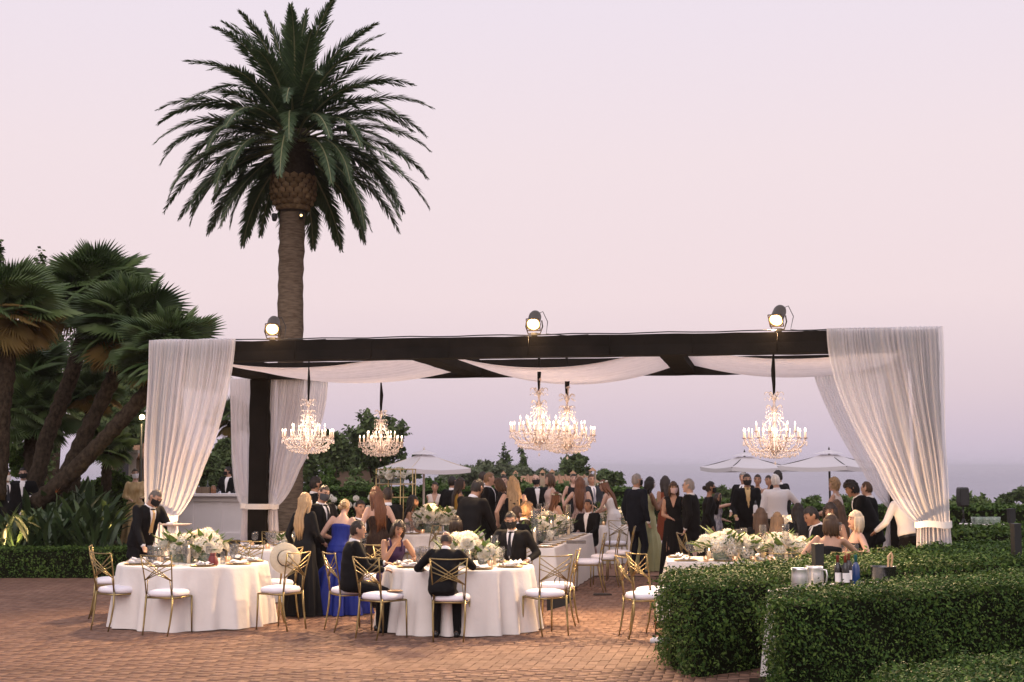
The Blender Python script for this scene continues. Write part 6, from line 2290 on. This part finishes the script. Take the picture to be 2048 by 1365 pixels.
            if (lh is None or rh is None) or True:
                cb = MB()
                for s in (-1, 1):
                    d = (hands[s] - elb[s])
                    cb.limb(elb[s] + d * .88, elb[s] + d * .95, .036 * k, .034 * k, 8)
                cb.build('cuffs', shirt, root)
    if wear in ('gown', 'dress', 'top'):
        tb = MB()
        ttop = dict(strapless=.72, straps=.76, tank=.90, vneck=.90, sleeve=.97, halter=.84)[neckline]
        tb.loft(torso_rings(-.1, ttop, .012, 12))
        if neckline in ('sleeve', 'vneck', 'tank'):
            if neckline == 'sleeve':
                sleeves(tb, .054, .047, True)
            elif neckline == 'vneck':
                for s in (-1, 1):
                    tb.limb(T(.93, s * sw * .45), T(.90, s * sw * .95), .042 * k, .046 * k)
            else:
                for s in (-1, 1):
                    tb.limb(T(.86, s * sw * .5), T(.96, s * sw * .45), .034 * k, .03 * k)
        remeshed(tb.build('bodice', cl, root), vox * 1.2, 2)
        if neckline in ('straps', 'halter'):
            sb = MB()
            for s in (-1, 1):
                a, bb = prof(sex, .74)
                pts = [T(.74, s * .07 * k, bb * k + .012), T(.92, s * .08 * k, .075 * k), T(.975, s * .075 * k, .0), T(.92, s * .07 * k, -.085 * k), T(.74, s * .05 * k, -bb * k - .012)]
                sb.tube(pts, .007 if neckline == 'straps' else .014, 5)
            sb.build('strap', cl, root)
        if neckline == 'vneck':
            vb = MB()
            def vf(u, v):
                x = (2 * u - 1) * (.005 + .055 * k * v)
                t = .62 + .33 * v
                a, bb = prof(sex, t)
                A, B = a * k + .02, bb * k + .02
                return T(t, x, B * math.sqrt(max(.05, 1 - (x / A) ** 2)) + .010)
            vb.grid(4, 8, vf)
            vb.build('neckline_skin', SKINS[skin], body)
        if pose == 'stand':
            g = random.Random(int(px * 7 + top))
            nf = g.randint(9, 13)
            p_ = g.uniform(0, 6)
            rr = []
            for i in range(15):
                s = i / 14
                zc_ = T(.1) if s < .12 else None
                c0 = T(.12)
                c = Vector((c0.x, c0.y * (1 - s) , c0.z * (1 - s) + .012))
                a, bb = prof(sex, .12 - s * .3 if s < .6 else -.06)
                A = (a * k + .016) * (1 - s) + flare * k * s if s > .3 else a * k + .016 + s * .04
                B = (bb * k + .016) * (1 - s) + flare * k * .92 * s if s > .3 else bb * k + .016 + s * .04
                am = .05 * max(0, s - .1) * (flare / .3)
                rr.append([c + Vector((math.cos(q) * (A + am * (math.sin(nf * q + p_) + .5 * math.sin((nf * 2 + 3) * q))), math.sin(q) * (B + am * (math.sin(nf * q + p_) + .5 * math.sin((nf * 2 + 3) * q))), 0)) for q in [2 * math.pi * j / 72 for j in range(72)]])
            MB().loft(rr, cap=False).build('skirt', cl, root)
        elif pose == 'sit':
            legs_mesh(cl, .03, 'skirt', wide=1.25)
    f.root, f.body, f.hands, f.elb, f.head, f.Rh, f.k, f.T = root, body, hands, elb, head, Rh, k, T
    f.w = lambda v: Matrix.Translation(root.location) @ Matrix.Rotation(R(rz), 4, 'Z') @ Vector(v)
    return f

GOLDF = fab('gold_satin', (.55, .42, .24), .4, c2=(.34, .23, .10), scale=14)
BLUEF = fab('royal_blue_satin', (.020, .034, .24), .5, c2=(.010, .018, .14))
BLACKF = fab('black_crepe', (.011, .011, .012), .75)
LACE = fab('black_lace', (.02, .012, .010), .8, c2=(.055, .035, .025), scale=60)
PURPLE = fab('dark_purple_satin', (.045, .025, .075), .5)
GREENF = fab('sage_chiffon', (.50, .50, .28), .75, c2=(.43, .43, .23))
RUST = fab('rust_velvet', (.22, .055, .025), .7)
PALEF = fab('pale_champagne', (.62, .52, .46), .6, c2=(.7, .62, .57))
PINKF = fab('blush_chiffon', (.56, .42, .37), .75)
FLORAL = fab('floral_print', (.50, .38, .33), .75, c2=(.12, .05, .05), scale=32)
WHITEF = fab('white_chiffon', (.74, .70, .68), .75)
OLIVEF = fab('mustard_silk', (.28, .17, .04), .55)
STRIPE = fab('striped_print', (.45, .43, .45), .7, c2=(.05, .05, .10), scale=40)
TIEG = fab('gold_tie', (.55, .36, .16), .5)
GREYSUIT = fab('charcoal_suit', (.03, .032, .04), .75)

# ---- garden and bar, left
person('person in dark clothes with pale mask half hidden by the corner palm', 12, 938, 25.9, -140, 'm', mask='white', hc='brown', gz=.2)
person('person in black jacket and white shirt with black mask among the palm trunks', 46, 935, 27.6, -165, 'm', mask='black', hc='black', skin='fair', gz=.2, tie=None, lh=(-.15, .25, 1.15))
person('person in shiny gold dress and white mask standing in the garden', 270, 937, 29.8, -160, 'f', wear='gown', cloth=GOLDF, neckline='sleeve', mask='white', hc='dark', hair='bun', gz=.2, rh=(.12, .22, 1.05), lh=(-.1, .24, 1.08), skin='fair')
wtr = person('waiter in black suit and gold tie with black mask bending over the waiter round table', 311, 977, 18.75, -128, 'm', lean=16, nod=26, mask='black', hair='crop', hc='pepper', tie=TIEG, lh=(-.14, .48, 1.14), rh=(.24, .36, .90), skin='warm')
person('bartender in black jacket and black mask behind the white bar', 456, 933, 34.6, 160, 'm', mask='black', hc='black', gz=.2, tie=None, yaw=-50, lh=(-.2, .3, 1.1), rh=(.2, .3, 1.1))
# tray carried by the waiter
pt = W(352, 1049, 18.55)
t = thing('serving_tray', 'round tray with white cloth balanced on the hand of the waiter', 'tray', (pt.x, pt.y, pt.z - .02))
MB().lathe([(.001, 0), (.17, .002), (.205, .02), (.208, .026), (.17, .012), (.001, .01)], 28, cap=False).build('tray_dish', mat('pale_tray', (.55, .45, .4), .4), t)
NP = MB()
NP.grid(10, 14, lambda u, v: Vector((-.12 + .12 * u + .02 * math.sin(9 * v), -.05 + .02 * math.sin(12 * u), .02 - .34 * v)))
NP.build('hanging_napkin', SHIRT, t)
MB().lathe([(.045, .012), (.05, .04), (.02, .05)], 12, c=(-.08, 0, 0)).build('folded_cloth', SHIRT, t)

# ---- standing group, left
person('person with long blond hair and white mask in long black coat dress', 611, 984, 18.35, -38, 'f', wear='gown', cloth=BLACKF, neckline='sleeve', hair='long', hc='blond', mask='white', flare=.26, skin='fair')
person('person in dark suit and grey mask facing the blond coat dress', 648, 969, 18.9, -130, 'm', mask='navy', hair='crop', hc='dark', skin='warm', nod=8, lh=(-.1, .3, 1.18))
person('person in black jacket with mask farther behind by the inner drape', 632, 952, 22.5, -60, 'm', mask='black', hc='black')
person('person in strapless royal blue gown leaning forward, laced back', 690, 997, 18.75, -12, 'f', wear='gown', cloth=BLUEF, neckline='strapless', hair='updo', hc='blond', lean=14, nod=18, flare=.44, skin='fair', lh=(-.16, .22, .98), rh=(.12, .3, .98))
person('person with long brown hair in strapless black lace gown', 752, 972, 19.6, 28, 'f', wear='gown', cloth=LACE, neckline='strapless', hair='long', hc='auburn', yaw=25, skin='fair', flare=.25, lh=(-.2, .2, 1.0))
person('person in black tuxedo turned away next to the lace gown', 775, 974, 20.3, 20, 'm', hc='dark', bow=True)
person('small dark haired person seated behind the woman in blue', 721, 1003, 21.5, -150, 'm', pose='sit', hc='black', skin='tan')
# ---- centre round table
person('seated person in black suit with grey temples looking across the centre table', 716, 1044, 16.45, -74, 'm', pose='sit', hair='short', hc='dark', yaw=-8, lean=4, lh=(-.12, .42, .80), rh=(.16, .36, .74), tie=None, skin='warm')
person('seated person in purple dress with hand to her mouth', 797, 1042, 17.45, -158, 'f', pose='sit', wear='dress', cloth=PURPLE, neckline='halter', hair='bob', hc='dark', skin='tan', lean=18, nod=4, rh=(.05, .36, .99), lh=(-.18, .40, .80), yaw=8)
person('balding person in black suit seated with his back turned', 893, 1066, 15.95, -6, 'm', pose='sit', hair='bald', hc='dark', lean=22, nod=10, rh=(.25, .5, .82), lh=(-.3, .42, .76), skin='tan', yaw=-14)
person('young seated person in black suit, white shirt and black mask', 1022, 1026, 18.35, 168, 'm', pose='sit', hair='short', hc='black', mask='black', yaw=14, nod=10, lh=(-.26, .2, .74), rh=(.22, .4, .80), skin='warm')
# ---- middle back
person('seated girl with long dark hair in side view at the middle back table', 826, 992, 25.5, -95, 'f', pose='sit', wear='dress', cloth=PINKF, neckline='straps', hair='long', hc='black', skin='tan')
person('boy seated behind the flowers of the middle back table', 916, 988, 26.6, 130, 'm', pose='sit', wear='shirt', hc='black', skin='tan')
person('person in pale dress standing with folded arms by the parasol pole', 870, 963, 29.0, 175, 'f', wear='gown', cloth=PALEF, neckline='vneck', hair='bun', hc='dark', skin='warm', lh=(.12, .2, 1.12), rh=(-.12, .22, 1.16))
person('person in mustard silk top with dark hair in side view', 921, 954, 26.6, -80, 'f', wear='gown', cloth=OLIVEF, neckline='tank', hair='long', hc='dark', skin='tan')
person('person in black suit behind the mustard silk top', 905, 952, 28.0, -30, 'm', hc='black')
person('waiter in black jacket leaning over between the centre table and the flowers', 955, 957, 19.6, -38, 'm', lean=18, nod=14, hair='short', hc='black', mask='black', tie=None, rh=(.24, .46, .92), lh=(-.1, .45, .9))
person('person with sandy hair in dark suit in side view', 979, 944, 26.5, -92, 'm', hair='short', hc='light', skin='fair', tie=None, lh=(-.12, .3, 1.1))
person('person in black with short dark hair behind the sandy haired man', 966, 943, 30.5, -40, 'm', hc='dark')
person('person with short brown hair bowing her head near the sandy haired man', 998, 955, 26.0, 70, 'f', wear='gown', cloth=BLACKF, neckline='sleeve', hair='bob', hc='brown', nod=18, skin='fair')
person('person in dark suit facing the camera behind the long blond hair', 1008, 950, 31.0, 170, 'm', hc='dark', skin='fair')
person('person with very long blond hair in black halter gown turned away', 1026, 951, 23.0, 4, 'f', wear='gown', cloth=BLACKF, neckline='halter', hair='long', hc='blond', skin='fair', lh=(-.24, .12, 1.0))
person('bald person in black tuxedo, bow tie and black mask', 1072, 948, 29.0, 178, 'm', hair='bald', hc='brown', bow=True, mask='black', skin='fair')
person('person in blush gown with brown hair looking sideways', 1099, 946, 28.5, 100, 'f', wear='gown', cloth=PINKF, neckline='tank', hair='bob', hc='brown', skin='fair')
person('girl wearing a flower crown and blush dress', 1113, 971, 25.8, -70, 'f', wear='gown', cloth=PINKF, neckline='straps', hair='long', hc='auburn', crown=True, skin='fair', rh=(.05, .3, 1.0), k=.86)
person('person with dark hair farther away above the flower crown', 1147, 947, 34, -170, 'f', wear='gown', cloth=BLACKF, neckline='tank', hair='bun', hc='dark', skin='fair')
person('person in floral print dress with long brown hair turned away', 1160, 953, 27.5, -8, 'f', wear='gown', cloth=FLORAL, neckline='tank', hair='long', hc='auburn', skin='fair', lh=(-.34, .16, 1.02), turn=-8)
person('grey haired person behind the floral print dress', 1171, 955, 32, 60, 'm', hair='short', hc='grey')
person('person in charcoal suit and pale tie facing the bride', 1183, 947, 30.0, -165, 'm', cloth=GREYSUIT, hair='crop', hc='brown', skin='warm', tie=fab('pale_tie', (.3, .3, .36)), lh=(-.05, .28, 1.1), rh=(.1, .26, 1.12))
person('bride in white gown and flower crown leaning over the table', 1207, 959, 28.3, 75, 'f', wear='gown', cloth=WHITEF, neckline='straps', hair='long', hc='auburn', crown=True, lean=16, nod=10, skin='fair', flare=.38, lh=(-.12, .42, .95))
person('seated person in black suit at the far end of the long table', 1176, 1001, 25.7, 150, 'm', pose='sit', hair='short', hc='dark', skin='tan', tie=None)
person('seated person with brown hair turned away in front of the long table', 1033, 1015, 20.6, -30, 'm', pose='sit', hair='short', hc='brown', skin='fair')
person('seated person with curly light hair in side view by the long table', 1053, 1007, 21.6, -75, 'm', pose='sit', hair='curly', hc='light', skin='fair')
person('seated person with dark hair turned away behind the glass cylinders', 912, 1034, 19.1, 20, 'f', pose='sit', wear='dress', cloth=BLACKF, neckline='sleeve', hair='bob', hc='dark')
# ---- standing group, right
person('grey haired person in dark suit and black mask facing the sea side', 1274, 947, 25.6, -50, 'm', cloth=NAVY, hair='short', hc='grey', mask='black', skin='warm', yaw=-25)
person('person in long sage green gown with clasped hands and dark hair', 1300, 953, 26.2, -72, 'f', wear='gown', cloth=GREENF, neckline='tank', hair='long', hc='black', skin='brown', mask='white', rh=(.06, .26, 1.32), lh=(-.02, .28, 1.28), flare=.33)
person('person in rust gown with long dark hair behind the green gown', 1330, 951, 27.6, 20, 'f', wear='gown', cloth=RUST, neckline='tank', hair='long', hc='dark', skin='tan', flare=.26)
person('person in black v neck gown with fringe and pink mask', 1347, 962, 24.8, 176, 'f', wear='gown', cloth=BLACKF, neckline='vneck', hair='bob', hc='brown', mask='pink', skin='warm', nod=8, flare=.25)
person('grey haired gentleman in black tuxedo and glasses in side view', 1377, 957, 23.6, 62, 'm', hair='short', hc='grey', bow=True, glasses=True, skin='fair', rh=(.2, .02, .72))
person('person in black dress with dark bun and black mask touching her chin', 1421, 962, 24.6, -88, 'f', wear='gown', cloth=BLACKF, neckline='sleeve', hair='bun', hc='black', mask='black', skin='tan', lh=(-.05, .2, 1.38), flare=.24)
person('person in striped print reaching out an arm behind the woman in black', 1436, 985, 27.5, -80, 'f', wear='gown', cloth=STRIPE, neckline='tank', hair='bob', hc='dark', skin='fair', rh=(.08, .6, 1.3))
f43 = person('waiter in black jacket and gold waistcoat holding a napkin wrapped bottle', 1494, 947, 27.0, 176, 'm', hair='short', hc='dark', mask='black', skin='warm', tie=None, vest=TIEG, shirt=fab('gold_shirt', (.6, .42, .2)), lh=(-.1, .3, 1.06), rh=(.26, .22, .98))
person('grey haired person just behind the waiter with the bottle', 1486, 944, 30.5, 150, 'm', hair='short', hc='grey')
person('smiling person in white dress with dark bun', 1515, 948, 29.5, 160, 'f', wear='gown', cloth=WHITEF, neckline='straps', hair='bun', hc='dark', skin='tan')
person('person with tied dark hair between the white dress and the white shirt', 1537, 950, 31.0, 120, 'f', wear='gown', cloth=BLACKF, neckline='tank', hair='bun', hc='dark', skin='tan')
person('person in black behind the white haired man', 1555, 940, 29.0, 40, 'm', hair='short', hc='black')
person('white haired person in white shirt turned away, one hand raised', 1551, 948, 25.6, -8, 'm', wear='shirt', hair='short', hc='white', skin='fair', rh=(.20, .22, 1.42))
person('person with curly ginger blond hair in gold top holding a drink', 1668, 955, 24.4, 60, 'f', wear='gown', cloth=PALEF, neckline='tank', hair='curly', hc='blond', skin='fair', lh=(-.05, .36, 1.1), rh=(.1, .3, 1.1))
person('dark curly haired person in black jacket leaning over the table behind the hedge', 1703, 960, 21.6, 82, 'm', hair='curly', hc='black', lean=22, nod=16, skin='tan', tie=None, lh=(-.1, .4, .95))
person('person in black jacket half hidden by the hedge-side curtain', 1733, 962, 23.0, 60, 'm', hair='crop', hc='brown', skin='fair')
person('person in white shirt and black trousers bending behind the hedge-side curtain', 1796, 966, 20.4, 30, 'm', wear='shirt', hair='short', hc='dark', lean=14, nod=14, lh=(-.34, .34, 1.0), rh=(.3, .3, .98), skin='tan')
person('person in black jacket hidden mostly behind the hedge-side curtain', 1826, 985, 20.6, 20, 'm', hair='short', hc='dark', lean=10)
# ---- right tables
person('seated person with long dark hair in black turned away', 1521, 1018, 19.55, -2, 'f', pose='sit', wear='dress', cloth=BLACKF, neckline='sleeve', hair='long', hc='brown')
person('seated person with light brown long hair turned away', 1554, 1027, 19.25, -10, 'f', pose='sit', wear='dress', cloth=PALEF, neckline='tank', hair='long', hc='light', skin='fair')
person('seated person with long black hair turned away behind the looking down man', 1596, 1009, 20.6, 20, 'f', pose='sit', wear='dress', cloth=BLACKF, neckline='sleeve', hair='long', hc='black')
person('seated person in dark suit and white shirt looking down at the table', 1622, 1015, 19.2, 105, 'm', pose='sit', hair='short', hc='black', skin='tan', nod=26, lean=8)
person('seated person with brown hair facing over the shoulder of the drinking woman', 1660, 1007, 19.9, 150, 'f', pose='sit', wear='dress', cloth=BLACKF, neckline='tank', hair='bob', hc='dark', skin='tan')
person('seated person with long chestnut hair turned away beside the brown haired face', 1674, 998, 20.6, 10, 'f', pose='sit', wear='dress', cloth=PALEF, neckline='tank', hair='long', hc='brown', skin='fair')
drk = person('bare backed person with brown hair lifting a glass to drink', 1662, 1030, 17.3, -18, 'f', pose='sit', wear='dress', cloth=BLACKF, neckline='strapless', hair='bob', hc='brown', skin='warm', lean=10, rh=(.12, .30, 1.06), lh=(-.24, .26, .80), yaw=-30, nod=-8)
person('seated person with platinum blond hair resting her arm on a chair back', 1711, 1024, 18.1, 88, 'f', pose='sit', wear='dress', cloth=BLACKF, neckline='strapless', hair='bob', hc='platinum', skin='fair', lh=(-.28, .2, .84), rh=(.1, .36, .8))

# bottle wrapped in a napkin, held by the waiter
hp_ = f43.w(f43.hands[-1])
t = thing('wine_bottle', 'bottle wrapped in white napkin held by the waiter in gold waistcoat', 'bottle', hp_ + Vector((0, -.05, -.06)))
MB().lathe([(.036, 0), (.037, .2), (.016, .25), (.014, .3)], 14).build('bottle_glass', BG_, t)
MB().lathe([(.05, -.14), (.044, .0), (.043, .19), (.03, .22)], 14, cap=False).build('napkin_wrap', SHIRT, t)
hp_ = drk.w(drk.hands[1])
put('wine_glass', WG, hp_ + Vector((0, 0, -.02)), 'stemmed glass lifted to the mouth of the bare backed woman', 'glass', None)

# ================================================================== thin sea air
b = MB().box((0, -1000, 0), (90000, 90000, 1))
hz = b.build('haze', None, smooth=False)
zs0, zs1 = -60.0, 16.5
hz.location = (0, 0, (zs0 + zs1) / 2)
hz.scale = (1, 1, zs1 - zs0)
hm = bpy.data.materials.new('sea_haze')
hm.use_nodes = True
hn, hl = hm.node_tree.nodes, hm.node_tree.links
hn.remove(hn['Principled BSDF'])
pv = hn.new('ShaderNodeVolumePrincipled')
pv.inputs['Color'].default_value = (0.93, 0.90, 0.97, 1)
pv.inputs['Density'].default_value = 1 / 5500
hl.new(pv.outputs[0], hn['Material Output'].inputs['Volume'])
hz.data.materials.append(hm)
tag(hz, kind='stuff')
